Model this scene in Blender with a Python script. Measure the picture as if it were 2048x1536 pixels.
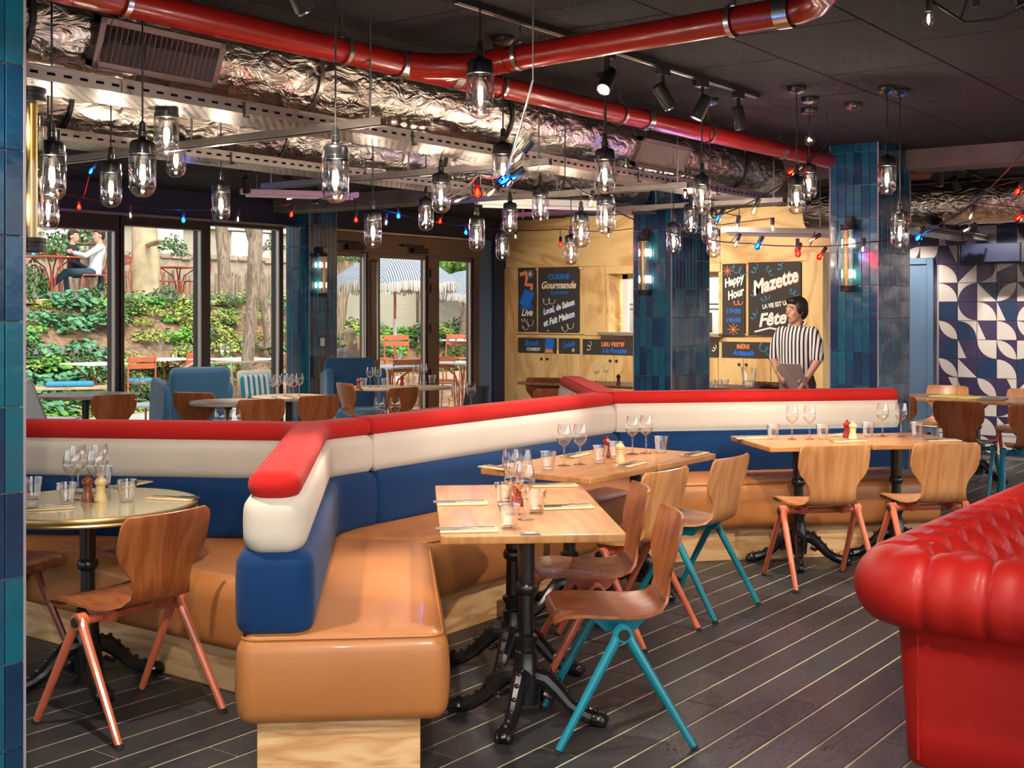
import bpy, bmesh, math, random
from mathutils import Vector, Matrix
random.seed(7)
PI = math.pi
for o in list(bpy.data.objects): bpy.data.objects.remove(o)
SC = bpy.context.scene
C = SC.collection

# ------------------------------------------------------------------ camera
# world: X runs along the window wall (away to the right), Y towards the window wall, Z up, metres
FPX, HC, HY, YAW = 2480.0, 1.54, 622.0, math.radians(36.5)
CA, SA = math.cos(YAW), math.sin(YAW)
cam = bpy.data.cameras.new('camera'); camo = bpy.data.objects.new('camera', cam); C.objects.link(camo)
cam.sensor_width = 36.0; cam.lens = 36.0*FPX/2048.0; cam.shift_y = -(768.0-HY)/2048.0
cam.clip_start = 0.05; cam.clip_end = 300
camo.location = (0, 0, HC); camo.rotation_euler = (PI/2, 0, YAW-PI/2)
SC.camera = camo

# ------------------------------------------------------------------ world, sun, exposure
SC.view_settings.view_transform = 'Standard'; SC.view_settings.look = 'None'
SC.view_settings.gamma = 1.0; SC.view_settings.use_curve_mapping = False
SC.view_settings.exposure = 1.4
W = bpy.data.worlds.new('world'); SC.world = W; W.use_nodes = True
nt = W.node_tree; nt.nodes.clear()
sky = nt.nodes.new('ShaderNodeTexSky'); sky.sky_type = 'NISHITA'; sky.sun_disc = False
sky.sun_elevation = math.radians(48); sky.sun_rotation = math.radians(200); sky.altitude = 50
sky.air_density = 1.3; sky.dust_density = 4.0; sky.ozone_density = 1.0
hs = nt.nodes.new('ShaderNodeHueSaturation'); hs.inputs['Saturation'].default_value = 0.35
bg = nt.nodes.new('ShaderNodeBackground'); bg.inputs['Strength'].default_value = 0.15
wo = nt.nodes.new('ShaderNodeOutputWorld')
nt.links.new(sky.outputs[0], hs.inputs['Color']); nt.links.new(hs.outputs[0], bg.inputs['Color'])
nt.links.new(bg.outputs[0], wo.inputs['Surface'])
sun = bpy.data.lights.new('sun', 'SUN'); sun.energy = 0.5; sun.angle = math.radians(12); sun.color = (1, .95, .86)
suno = bpy.data.objects.new('sun', sun); C.objects.link(suno)
suno.rotation_euler = (math.radians(38), 0, math.radians(-28))
cy = SC.cycles
cy.use_adaptive_sampling = True; cy.adaptive_threshold = 0.06; cy.adaptive_min_samples = 12
cy.max_bounces = 6; cy.diffuse_bounces = 3; cy.glossy_bounces = 3; cy.transmission_bounces = 4
cy.transparent_max_bounces = 16; cy.caustics_reflective = False; cy.caustics_refractive = False
cy.sample_clamp_indirect = 4.0; cy.blur_glossy = 0.5

# ------------------------------------------------------------------ placing helpers (pixel of the 2048x1536 frame + one known measure)
def at_d(x, y, d):
    r = (x-1024)/FPX*d
    return Vector((d*CA+r*SA, d*SA-r*CA, HC+(HY-y)/FPX*d))
def at_z(x, y, z): return at_d(x, y, (HC-z)*FPX/(y-HY))
def at_Y(x, y, Y): return at_d(x, y, Y/(SA-(x-1024)/FPX*CA))
def at_X(x, y, X): return at_d(x, y, X/(CA+(x-1024)/FPX*SA))
def pix(v):
    d = v[0]*CA+v[1]*SA; r = v[0]*SA-v[1]*CA
    return 1024+FPX*r/d, HY-FPX*(v[2]-HC)/d, d

# ------------------------------------------------------------------ mesh helpers
class MB:
    def __init__(s): s.v=[]; s.f=[]; s.m=[]
    def add(s, vs, fs, mi=0):
        o=len(s.v); s.v+= [tuple(v) for v in vs]; s.f+=[tuple(i+o for i in f) for f in fs]; s.m+=[mi]*len(fs); return s
    def box(s, a, b, mi=0, M=None):
        x0,y0,z0=a; x1,y1,z1=b
        vs=[Vector(p) for p in ((x0,y0,z0),(x1,y0,z0),(x1,y1,z0),(x0,y1,z0),(x0,y0,z1),(x1,y0,z1),(x1,y1,z1),(x0,y1,z1))]
        if M is not None: vs=[M@v for v in vs]
        return s.add(vs,[(0,3,2,1),(4,5,6,7),(0,1,5,4),(1,2,6,5),(2,3,7,6),(3,0,4,7)],mi)
    def cbox(s, a, b, c=.004, mi=0, M=None):   # chamfered box
        x0,y0,z0=a; x1,y1,z1=b; bm=bmesh.new()
        vs=[bm.verts.new(p) for p in ((x0,y0,z0),(x1,y0,z0),(x1,y1,z0),(x0,y1,z0),(x0,y0,z1),(x1,y0,z1),(x1,y1,z1),(x0,y1,z1))]
        for f in [(0,3,2,1),(4,5,6,7),(0,1,5,4),(1,2,6,5),(2,3,7,6),(3,0,4,7)]: bm.faces.new([vs[i] for i in f])
        bmesh.ops.bevel(bm, geom=bm.edges[:], offset=c, segments=1, affect='EDGES')
        bm.verts.index_update()
        V=[v.co.copy() for v in bm.verts]; 
        if M is not None: V=[M@v for v in V]
        s.add(V,[[v.index for v in f.verts] for f in bm.faces],mi); bm.free(); return s
    def tube(s, pts, r, n=8, mi=0, cap=True, closed=False):
        pts=[Vector(p) for p in pts]; N=len(pts); rs=r if isinstance(r,(list,tuple)) else [r]*N
        rings=[]; up=None
        for i,p in enumerate(pts):
            if closed: t=pts[(i+1)%N]-pts[i-1]
            else: t=pts[min(i+1,N-1)]-pts[max(i-1,0)]
            t.normalize()
            if up is None:
                up=Vector((0,0,1)) if abs(t.z)<.9 else Vector((1,0,0))
            a=t.cross(up)
            if a.length<1e-6: a=t.orthogonal()
            a.normalize(); b=a.cross(t); up=b
            rings.append([p+(a*math.cos(2*PI*k/n)+b*math.sin(2*PI*k/n))*rs[i] for k in range(n)])
        vs=[q for R in rings for q in R]; fs=[]
        for i in range(N if closed else N-1):
            j=(i+1)%N
            for k in range(n): fs.append((i*n+k,i*n+(k+1)%n,j*n+(k+1)%n,j*n+k))
        if cap and not closed: fs+= [tuple(range(n-1,-1,-1)), tuple((N-1)*n+k for k in range(n))]
        return s.add(vs,fs,mi)
    def lathe(s, prof, n=16, o=(0,0,0), mi=0, M=None, cap=True):
        vs=[]; o=Vector(o)
        for r,z in prof:
            for k in range(n):
                v=Vector((r*math.cos(2*PI*k/n),r*math.sin(2*PI*k/n),z))
                vs.append((M@v if M is not None else v)+o)
        fs=[]
        for i in range(len(prof)-1):
            for k in range(n): fs.append((i*n+k,i*n+(k+1)%n,(i+1)*n+(k+1)%n,(i+1)*n+k))
        if cap:
            if prof[0][0]>1e-4: fs.append(tuple(range(n-1,-1,-1)))
            if prof[-1][0]>1e-4: fs.append(tuple((len(prof)-1)*n+k for k in range(n)))
        return s.add(vs,fs,mi)
    def prism(s, poly, z0, z1, mi=0, M=None):
        n=len(poly); vs=[Vector((p[0],p[1],z0)) for p in poly]+[Vector((p[0],p[1],z1)) for p in poly]
        if M is not None: vs=[M@v for v in vs]
        return s.add(vs,[tuple(range(n-1,-1,-1)),tuple(range(n,2*n))]+[(i,(i+1)%n,n+(i+1)%n,n+i) for i in range(n)],mi)
    def ball(s, c, r, n=10, m=7, mi=0, M=None):
        rx,ry,rz = r if isinstance(r,(tuple,list)) else (r,r,r)
        vs=[];fs=[]
        for i in range(m+1):
            th=PI*i/m
            for k in range(n):
                v=Vector((rx*math.sin(th)*math.cos(2*PI*k/n),ry*math.sin(th)*math.sin(2*PI*k/n),rz*math.cos(th)))
                if M is not None: v=M@v
                vs.append(v+Vector(c))
        for i in range(m):
            for k in range(n): fs.append((i*n+k,(i+1)*n+k,(i+1)*n+(k+1)%n,i*n+(k+1)%n))
        return s.add(vs,fs,mi)
    def grid(s, fn, nu, nv, mi=0, wrapu=False):
        vs=[fn(i,j) for i in range(nu) for j in range(nv)]; fs=[]
        for i in range(nu if wrapu else nu-1):
            for j in range(nv-1):
                i2=(i+1)%nu; fs.append((i*nv+j,i2*nv+j,i2*nv+j+1,i*nv+j+1))
        return s.add(vs,fs,mi)
    def mesh(s, name, mats, smooth=35):
        me=bpy.data.meshes.new(name); me.from_pydata(s.v,[],s.f)
        mats=mats if isinstance(mats,(list,tuple)) else [mats]
        for m in mats: me.materials.append(m)
        if len(mats)>1: me.polygons.foreach_set('material_index',s.m)
        if smooth:
            me.polygons.foreach_set('use_smooth',[True]*len(me.polygons)); me.update()
            me.set_sharp_from_angle(angle=math.radians(smooth))
        me.update(); return me
    def obj(s, name, mats, parent=None, loc=None, rz=0, smooth=35, M=None):
        return link(name, s.mesh(name,mats,smooth), parent, loc, rz, M)
def link(name, me, parent=None, loc=None, rz=0, M=None):
    o=bpy.data.objects.new(name,me); C.objects.link(o)
    if parent is not None: o.parent=parent
    if M is not None: o.matrix_local=M
    else:
        if loc is not None: o.location=loc
        o.rotation_euler=(0,0,rz)
    return o
def tag(o,label=None,cat=None,group=None,kind=None):
    if label: o['label']=label
    if cat: o['category']=cat
    if group: o['group']=group
    if kind: o['kind']=kind
    return o
def thing(name,label,cat,loc=(0,0,0),rz=0,group=None,kind=None):
    o=bpy.data.objects.new(name,None); o.empty_display_size=.1; C.objects.link(o)
    o.location=loc; o.rotation_euler=(0,0,rz); return tag(o,label,cat,group,kind)
def struct(name,mb,mats,label=None,**k):
    o=mb.obj(name,mats,**k); o['kind']='structure'
    if label: o['label']=label; o['category']=name.split('_')[0]
    return o
CACHE={}
def cached(key,fn):
    if key not in CACHE: CACHE[key]=fn()
    return CACHE[key]
ORD='first second third fourth fifth sixth seventh eighth ninth tenth eleventh twelfth thirteenth fourteenth fifteenth sixteenth seventeenth eighteenth nineteenth twentieth'.split()
for t in ('twenty','thirty'):
    ORD+= [t+'-'+w for w in ORD[:9]]+(['thirtieth'] if t=='twenty' else ['fortieth'])
def rank_labels(items, fmt):
    """items: things; labels run from left to right as the camera sees them"""
    its=sorted(items,key=lambda o:pix(o.matrix_basis.translation)[0])
    for i,o in enumerate(its): o['label']=fmt.format(('leftmost' if i==0 else ('rightmost' if i==len(its)-1 else ORD[i]))if len(its)>1 else 'only', 'from the left ' if 0<i<len(its)-1 else '')
# rounded polygons and cushions
def unit(v): v=Vector(v); v.normalize(); return v
def inset_poly(P,d):
    n=len(P); out=[]
    for i in range(n):
        a,b,c=Vector(P[i-1]),Vector(P[i]),Vector(P[(i+1)%n])
        e1=unit(b-a); e2=unit(c-b); n1=Vector((-e1.y,e1.x)); n2=Vector((-e2.y,e2.x))
        k=1+n1.dot(n2); out.append(b+(n1+n2)*(d/max(k,.15)))
    return out
def round_poly(P,R,ns=6):
    n=len(P); out=[]
    for i in range(n):
        a,b,c=Vector(P[i-1]),Vector(P[i]),Vector(P[(i+1)%n]); r=max(R[i] if isinstance(R,(list,tuple)) else R,.0005)
        if (a-b).length<1e-6 or (c-b).length<1e-6:
            out+= [b.copy()]*(ns+1); continue
        e1=unit(a-b); e2=unit(c-b); ang=e1.angle(e2); t=r/math.tan(ang/2); t=min(t,(a-b).length*.48,(c-b).length*.48); r=t*math.tan(ang/2)
        bis=unit(e1+e2) if (e1+e2).length>1e-5 else Vector((-e1.y,e1.x)); ctr=b+bis*(r/math.sin(ang/2))
        p1=b+e1*t; p2=b+e2*t; a1=math.atan2(p1.y-ctr.y,p1.x-ctr.x); a2=math.atan2(p2.y-ctr.y,p2.x-ctr.x)
        da=(a2-a1+PI)%(2*PI)-PI
        for k in range(ns+1):
            q=a1+da*k/ns; out.append(Vector((ctr.x+r*math.cos(q),ctr.y+r*math.sin(q))))
    return out
def ccw(P):
    A=sum(P[i-1][0]*P[i][1]-P[i][0]*P[i-1][1] for i in range(len(P)))
    return list(P) if A>0 else list(P)[::-1]
def max_inset(P,lim):
    d=lim/24
    while d<lim:
        Q=inset_poly(P,d)
        if any((Vector(Q[i])-Vector(Q[i-1])).dot(Vector(P[i])-Vector(P[i-1]))<=0 for i in range(len(P))): return d-lim/24
        d+=lim/24
    return lim
def cushion(P,R,z0,z1,e,ns=6,ne=5,crown=0,bulge=0,eb=None,mb=None,mi=0):
    """soft slab over a ccw polygon P (plan radii R), rounded top edge e, bottom edge eb"""
    mb=mb or MB(); eb=e if eb is None else eb; rings=[]
    n=len(P); conv=[]
    for i in range(n):
        a,b,c=Vector(P[i-1]),Vector(P[i]),Vector(P[(i+1)%n]); conv.append((b-a).cross(c-b)>0)
    mxi=max_inset(P,e*3+.002)*.93
    def ring(d,z):
        d=min(d,mxi)
        Q=inset_poly(P,d); RR=[(max(r-d,.001) if cv else r+d) for r,cv in zip(R,conv)]
        rings.append([Vector((q.x,q.y,z)) for q in round_poly(Q,RR,ns)])
    def bl(z): return -bulge*math.sin(PI*min(max((z-z0)/(z1-z0),0),1))
    ring(eb+e*.6+bl(z0),z0)
    for k in range(ne+1):
        a=PI/2*k/ne; z=z0+eb*(1-math.sin(a)) if False else z0+eb*(1-math.cos(a)); ring(eb*(1-math.sin(a))+bl(z),z)
    for k in range(1,4):
        z=z0+eb+(z1-e-z0-eb)*k/4; ring(bl(z),z)
    for k in range(ne+1):
        a=PI/2*k/ne; z=z1-e+e*math.sin(a); ring(e*(1-math.cos(a))+bl(z)*(1 if k<ne else .5),z)
    ring(e*1.8,z1+crown*.6); ring(e*3.0,z1+crown)
    m=len(rings[0]); vs=[v for r in rings for v in r]; fs=[]
    for i in range(len(rings)-1):
        for k in range(m): fs.append((i*m+k,i*m+(k+1)%m,(i+1)*m+(k+1)%m,(i+1)*m+k))
    fs.append(tuple(range(m-1,-1,-1))); fs.append(tuple((len(rings)-1)*m+k for k in range(m)))
    mb.add(vs,fs,mi); return mb

# ------------------------------------------------------------------ materials
def newmat(name):
    m=bpy.data.materials.new(name); m.use_nodes=True; t=m.node_tree
    b=t.nodes['Principled BSDF']; return m,t,b
def N(t,typ,**k):
    n=t.nodes.new(typ)
    for a,v in k.items(): setattr(n,a,v)
    return n
def col4(c): return (c[0],c[1],c[2],1)
def srgb(h):
    h=h.lstrip('#'); f=lambda u:(u/12.92 if u<=.04045 else ((u+.055)/1.055)**2.4)
    return tuple(f(int(h[i:i+2],16)/255) for i in (0,2,4))
def coords(t,scale=(1,1,1),rot=(0,0,0),kind='Object',rnd=False):
    tc=N(t,'ShaderNodeTexCoord'); mp=N(t,'ShaderNodeMapping'); mp.inputs['Scale'].default_value=scale; mp.inputs['Rotation'].default_value=rot
    t.links.new(tc.outputs[kind],mp.inputs['Vector'])
    if rnd:
        oi=N(t,'ShaderNodeObjectInfo'); mu=N(t,'ShaderNodeMath',operation='MULTIPLY'); mu.inputs[1].default_value=37.0
        t.links.new(oi.outputs['Random'],mu.inputs[0]); t.links.new(mu.outputs[0],mp.inputs['Location'])
    return mp.outputs[0]
def bump(t,b,src,strength,dist=.01):
    bn=N(t,'ShaderNodeBump'); bn.inputs['Strength'].default_value=strength; bn.inputs['Distance'].default_value=dist
    t.links.new(src,bn.inputs['Height']); t.links.new(bn.outputs[0],b.inputs['Normal']); return bn
def ramp(t,src,stops):
    r=N(t,'ShaderNodeValToRGB'); e=r.color_ramp.elements
    while len(e)<len(stops): e.new(.5)
    for q,(p,c) in zip(e,stops): q.position=p; q.color=col4(c)
    t.links.new(src,r.inputs[0]); return r.outputs[0]
def plain(name,c,rough=.5,metal=0,coat=0,bscale=0,bstr=0,vary=0,sheen=0,nsc=4,spec=.5):
    m,t,b=newmat(name); b.inputs['Base Color'].default_value=col4(c); b.inputs['Roughness'].default_value=rough
    b.inputs['Metallic'].default_value=metal; b.inputs['Coat Weight'].default_value=coat; b.inputs['Coat Roughness'].default_value=.08
    b.inputs['Sheen Weight'].default_value=sheen; b.inputs['Sheen Roughness'].default_value=.5; b.inputs['Specular IOR Level'].default_value=spec
    if bscale:
        n=N(t,'ShaderNodeTexNoise'); n.inputs['Scale'].default_value=bscale; n.inputs['Detail'].default_value=3
        t.links.new(coords(t),n.inputs['Vector']); bump(t,b,n.outputs['Fac'],bstr)
    if vary:
        n=N(t,'ShaderNodeTexNoise'); n.inputs['Scale'].default_value=nsc; n.inputs['Detail'].default_value=5
        t.links.new(coords(t,rnd=True),n.inputs['Vector'])
        o=ramp(t,n.outputs['Fac'],[(.25,[x*(1-vary) for x in c]),(.75,[min(x*(1+vary),1) for x in c])])
        t.links.new(o,b.inputs['Base Color'])
    return m
def wood(name,c1,c2,rough=.4,scale=(1,1,1),wave=3,dist=7,detail=3,coat=0,rot=(0,0,0),contrast=(.2,.8),rnd=True,bstr=.05):
    m,t,b=newmat(name); v=coords(t,scale,rot,rnd=rnd)
    w=N(t,'ShaderNodeTexNoise'); w.inputs['Scale'].default_value=wave; w.inputs['Detail'].default_value=detail; w.inputs['Distortion'].default_value=dist*.12
    t.links.new(v,w.inputs['Vector'])
    mu=N(t,'ShaderNodeMath',operation='MULTIPLY'); mu.inputs[1].default_value=9; t.links.new(w.outputs['Fac'],mu.inputs[0])
    si=N(t,'ShaderNodeMath',operation='PINGPONG'); si.inputs[1].default_value=1; t.links.new(mu.outputs[0],si.inputs[0])
    n2=N(t,'ShaderNodeTexNoise'); n2.inputs['Scale'].default_value=wave*14; n2.inputs['Detail'].default_value=4; t.links.new(v,n2.inputs['Vector'])
    mx=N(t,'ShaderNodeMix'); mx.inputs[0].default_value=.35; t.links.new(si.outputs[0],mx.inputs[2]); t.links.new(n2.outputs['Fac'],mx.inputs[3])
    t.links.new(ramp(t,mx.outputs[0],[(contrast[0],c1),(contrast[1],c2)]),b.inputs['Base Color'])
    b.inputs['Roughness'].default_value=rough; b.inputs['Coat Weight'].default_value=coat; b.inputs['Coat Roughness'].default_value=.12
    bump(t,b,n2.outputs['Fac'],bstr); return m
def emit(name,c,s):
    m=bpy.data.materials.new(name); m.use_nodes=True; t=m.node_tree; t.nodes.clear()
    e=N(t,'ShaderNodeEmission'); e.inputs[0].default_value=col4(c); e.inputs[1].default_value=s
    o=N(t,'ShaderNodeOutputMaterial'); t.links.new(e.outputs[0],o.inputs[0]); m.cycles.emission_sampling='NONE'; return m
def glass(name,tint=(1,1,1),edge=.55,rough=.03,power=2.2,base=.05,gcol=(1,1,1)):
    m=bpy.data.materials.new(name); m.use_nodes=True; t=m.node_tree; t.nodes.clear()
    lw=N(t,'ShaderNodeLayerWeight'); lw.inputs[0].default_value=.5
    p=N(t,'ShaderNodeMath',operation='POWER'); p.inputs[1].default_value=power; t.links.new(lw.outputs['Facing'],p.inputs[0])
    ml=N(t,'ShaderNodeMath',operation='MULTIPLY_ADD'); ml.inputs[1].default_value=edge; ml.inputs[2].default_value=base; t.links.new(p.outputs[0],ml.inputs[0])
    tr=N(t,'ShaderNodeBsdfTransparent'); tr.inputs[0].default_value=col4(tint)
    gl=N(t,'ShaderNodeBsdfGlossy'); gl.inputs['Roughness'].default_value=rough; gl.inputs[0].default_value=col4(gcol)
    mx=N(t,'ShaderNodeMixShader'); t.links.new(ml.outputs[0],mx.inputs[0]); t.links.new(tr.outputs[0],mx.inputs[1]); t.links.new(gl.outputs[0],mx.inputs[2])
    o=N(t,'ShaderNodeOutputMaterial'); t.links.new(mx.outputs[0],o.inputs[0]); return m
K={}
K['red_fab']=plain('red_velvet',srgb('#b01c19'),.9,spec=.2,sheen=.06,bscale=220,bstr=.15,vary=.08)
K['white_fab']=plain('cream_velvet',srgb('#c9c0b4'),.95,spec=.2,sheen=.03,bscale=220,bstr=.15,vary=.04)
K['blue_fab']=plain('navy_velvet',srgb('#0c3260'),.9,spec=.2,sheen=.08,bscale=220,bstr=.15,vary=.12)
K['leather']=plain('tan_leather',srgb('#ab6d3a'),.40,coat=.12,bscale=11,bstr=.16,vary=.10,nsc=3)
K['red_leather']=plain('red_leather',srgb('#b81a14'),.46,coat=.04,bscale=160,bstr=.05,vary=.04,nsc=2)
K['plinth']=wood('pine_plinth',srgb('#c48c55'),srgb('#e6bd88'),.5,(.7,.7,5),2.2,5,contrast=(.1,.7))
K['ply']=wood('birch_plywood',srgb('#c08a4a'),srgb('#e3bd80'),.45,(1.0,1.0,.32),1.6,9,contrast=(.0,.6))
K['plyh']=wood('birch_plywood_across',srgb('#c08a4a'),srgb('#e3bd80'),.45,(1.0,.32,1.0),1.6,9,contrast=(.0,.6))
K['table']=wood('oak_table',srgb('#a06a3c'),srgb('#bd8850'),.32,(.5,3,1),3,3,coat=.2,contrast=(.1,.8))
K['chair_d']=wood('walnut_shell',srgb('#83431f'),srgb('#a8653a'),.28,(3,7,.8),1.6,4,coat=.3,contrast=(.0,.9))
K['chair_l']=wood('beech_shell',srgb('#b0703f'),srgb('#cf9560'),.28,(3,7,.8),1.6,4,coat=.3,contrast=(.0,.9))
K['teal']=plain('teal_paint',srgb('#0f7f93'),.3,coat=.3); K['salmon']=plain('salmon_paint',srgb('#c8684a'),.3,coat=.3)
K['maroon']=plain('maroon_paint',srgb('#7d3326'),.35,coat=.2)
K['black']=plain('black_iron',(.008,.008,.009),.3,coat=.3); K['blackm']=plain('black_matte',(.012,.012,.013),.55)
K['rubber']=plain('black_rubber',(.01,.01,.01),.7)
K['frame']=plain('dark_bronze_frame',srgb('#3b302b'),.4); K['frame_l']=plain('brown_aluminium',srgb('#6b5347'),.35,metal=.2)
K['alu']=plain('aluminium_bead',srgb('#c9c6c0'),.3,metal=.8)
K['navy']=plain('navy_wall_paint',srgb('#34384e'),.7,bscale=40,bstr=.05)
K['slate']=plain('slate_blue_paint',srgb('#5f7ea0'),.6); K['darkblue']=plain('dark_blue_paint',srgb('#1f2c45'),.6)
K['concrete']=plain('raw_concrete',srgb('#7d746d'),.85,bscale=25,bstr=.3,vary=.2,nsc=5)
K['galv']=plain('galvanised_steel',srgb('#a59c98'),.35,metal=.85,vary=.12,nsc=8)
K['steel']=plain('steel',srgb('#b8b8b8'),.25,metal=.95)
K['brass']=plain('brass',srgb('#b9a06c'),.38,metal=.95)
K['redpipe']=plain('red_pipe_paint',srgb('#991710'),.32,coat=.2)
K['glass']=glass('clear_glass',edge=.85,power=1.3,base=.08)
K['jar']=glass('jar_glass',(.96,.96,.98),edge=.8,power=1.3,base=.10)
K['tube']=glass('tube_glass',(.93,.86,.72),edge=.5,power=1.6,base=.06)
K['pane']=glass('window_pane',(.97,.985,.98),edge=.25,power=3,base=.015,rough=.01)
K['fil']=emit('warm_filament',(1,.78,.45),25); K['fil_w']=emit('white_filament',(1,.88,.66),22)
K['fil_r']=emit('red_filament',(1,.06,.02),30); K['fil_b']=emit('blue_filament',(.02,.25,1),40)
K['bulb_c']=glass('bulb_clear',(1,.96,.88),edge=.5,power=1.6,base=.05)
K['bulb_r']=glass('bulb_red',(1,.10,.06),edge=.3,power=2,base=.04); K['bulb_b']=glass('bulb_blue',(.08,.35,1),edge=.3,power=2,base=.04)
K['grille']=plain('grille_grey_metal',srgb('#7d6a68'),.45,metal=.5)
K['white']=plain('white_paint',(.8,.79,.77),.6); K['cream']=plain('cream_paint',srgb('#e3dccb'),.8)
K['print_w']=plain('print_white',srgb('#efe9df'),.7); K['print_b']=plain('print_blue',srgb('#1f6fd0'),.7); K['print_o']=plain('print_orange',srgb('#ef8a5a'),.7)
K['print_c']=plain('print_cream',srgb('#e2cfb0'),.7); K['print_t']=plain('print_teal',srgb('#3e93b8'),.7)
K['board']=plain('blackboard',srgb('#3a322e'),.75)
K['napkin']=plain('paper_napkin',srgb('#d8bd92'),.8); K['tagm']=plain('grey_tag',srgb('#6f6a66'),.5)
K['mill_red']=plain('red_wood_mill',srgb('#8e1f16'),.3,coat=.4); K['mill_brown']=plain('brown_wood_mill',srgb('#8a4526'),.3,coat=.4); K['mill_cream']=plain('pale_wood_mill',srgb('#e2c48e'),.35,coat=.3)
K['skin']=plain('skin',srgb('#c8957a'),.5); K['hair']=plain('dark_hair',srgb('#241812'),.5,bscale=120,bstr=.4); K['hair_g']=plain('ash_hair',srgb('#a08a6e'),.6,bscale=120,bstr=.4)
K['trouser']=plain('maroon_trousers',srgb('#3f2226'),.8); K['jean']=plain('dark_jeans',srgb('#2c4250'),.9); K['shoe']=plain('tan_shoe',srgb('#a9896b'),.6)
K['greyknit']=plain('grey_knit',srgb('#7d7c7c'),.9); K['navytop']=plain('navy_top',srgb('#23212f'),.9); K['denimshirt']=plain('white_check_shirt',srgb('#d9dce2'),.9)
K['orange']=plain('terracotta_metal',srgb('#c4673f'),.4,coat=.1); K['orange_d']=plain('burnt_orange_metal',srgb('#b24a2c'),.4)
K['armfab']=plain('petrol_blue_velvet',srgb('#245f86'),.75,sheen=.5,bscale=150,bstr=.15,vary=.1)
K['tealcush']=plain('blue_cushion_fabric',srgb('#3a8ab0'),.9); K['creamfab']=plain('cream_cushion_fabric',srgb('#e6d8bf'),.9)
K['leaf']=plain('leaf_green',srgb('#5e9a34'),.55,vary=.45,nsc=2.5); K['leaf2']=plain('leaf_bluegreen',srgb('#548c5e'),.5,vary=.35,nsc=2.5); K['leaf3']=plain('leaf_olive',srgb('#93a045'),.6,vary=.35,nsc=2.5); K['leaf4']=plain('leaf_dark',srgb('#4b6b3a'),.6,vary=.4,nsc=2.5)
K['bark']=wood('bark',srgb('#5e4d3e'),srgb('#a8937a'),.95,(6,6,.7),2.2,6,contrast=(.1,.9),bstr=1.0); K['bark2']=plain('plane_bark',srgb('#b9a684'),.9,bscale=12,bstr=.5,vary=.25,nsc=5)
K['mulch']=plain('leaf_litter',srgb('#85684c'),.95,bscale=40,bstr=1.0,vary=.65,nsc=14)
K['stone']=plain('rubble_stone',srgb('#a3937f'),.9,bscale=10,bstr=.7,vary=.3,nsc=6); K['facade']=plain('facade_render',srgb('#a89f8c'),.9,vary=.08)
K['pave']=plain('terrace_paving',srgb('#b9b2a8'),.9,vary=.12,nsc=3); K['deckw']=wood('deck_wood',srgb('#a07f62'),srgb('#c8a888'),.7,(.6,4,4),2,3)
K['greytop']=plain('grey_wood_top',srgb('#b09a7a'),.45,vary=.15,nsc=3,coat=.15); K['glasstop']=plain('sage_laminate_top',srgb('#b7b08a'),.1,coat=.6)
K['kitchen']=plain('kitchen_wall_tile',srgb('#d9d6cc'),.4); K['paper']=plain('paper_menu',srgb('#b09c95'),.8); K['yellowp']=plain('yellow_paper',srgb('#d8c46a'),.8)
K['white_grout']=plain('pale_grout',srgb('#a59aa2'),.8)
K['slateledge']=plain('ledge_stone',srgb('#8f8172'),.6)
# floor planks: dark grey wood-look tiles
def m_plank():
    m,t,b=newmat('charcoal_plank_tile'); v=coords(t,(1,9,1),rnd=True)
    n=N(t,'ShaderNodeTexNoise'); n.inputs['Scale'].default_value=6; n.inputs['Detail'].default_value=7; t.links.new(v,n.inputs['Vector'])
    oi=N(t,'ShaderNodeObjectInfo'); mx=N(t,'ShaderNodeMix'); mx.inputs[0].default_value=.3
    t.links.new(n.outputs['Fac'],mx.inputs[2]); t.links.new(oi.outputs['Random'],mx.inputs[3])
    t.links.new(ramp(t,mx.outputs[0],[(.25,(.018,.019,.022)),(.75,(.048,.049,.053))]),b.inputs['Base Color'])
    n3=N(t,'ShaderNodeTexNoise'); n3.inputs['Scale'].default_value=30; n3.inputs['Detail'].default_value=4; t.links.new(coords(t,(1,4,1),rnd=True),n3.inputs['Vector'])
    mr=N(t,'ShaderNodeMapRange'); mr.inputs[3].default_value=.3; mr.inputs[4].default_value=.58; t.links.new(n3.outputs['Fac'],mr.inputs[0]); t.links.new(mr.outputs[0],b.inputs['Roughness'])
    bump(t,b,n3.outputs['Fac'],.12,.004); return m
K['plank']=m_plank(); K['grout']=plain('floor_grout',srgb('#c2b399'),.8)
def m_woodwool():
    m,t,b=newmat('black_wood_wool'); v=coords(t,(1,1,1),rnd=True)
    n=N(t,'ShaderNodeTexNoise'); n.inputs['Scale'].default_value=70; n.inputs['Detail'].default_value=6; n.inputs['Distortion'].default_value=2.5; t.links.new(v,n.inputs['Vector'])
    t.links.new(ramp(t,n.outputs['Fac'],[(.42,(.005,.005,.006)),(.75,(.040,.040,.042))]),b.inputs['Base Color']); b.inputs['Roughness'].default_value=.9
    bump(t,b,n.outputs['Fac'],.8,.01); return m
K['woodwool']=m_woodwool()
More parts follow.
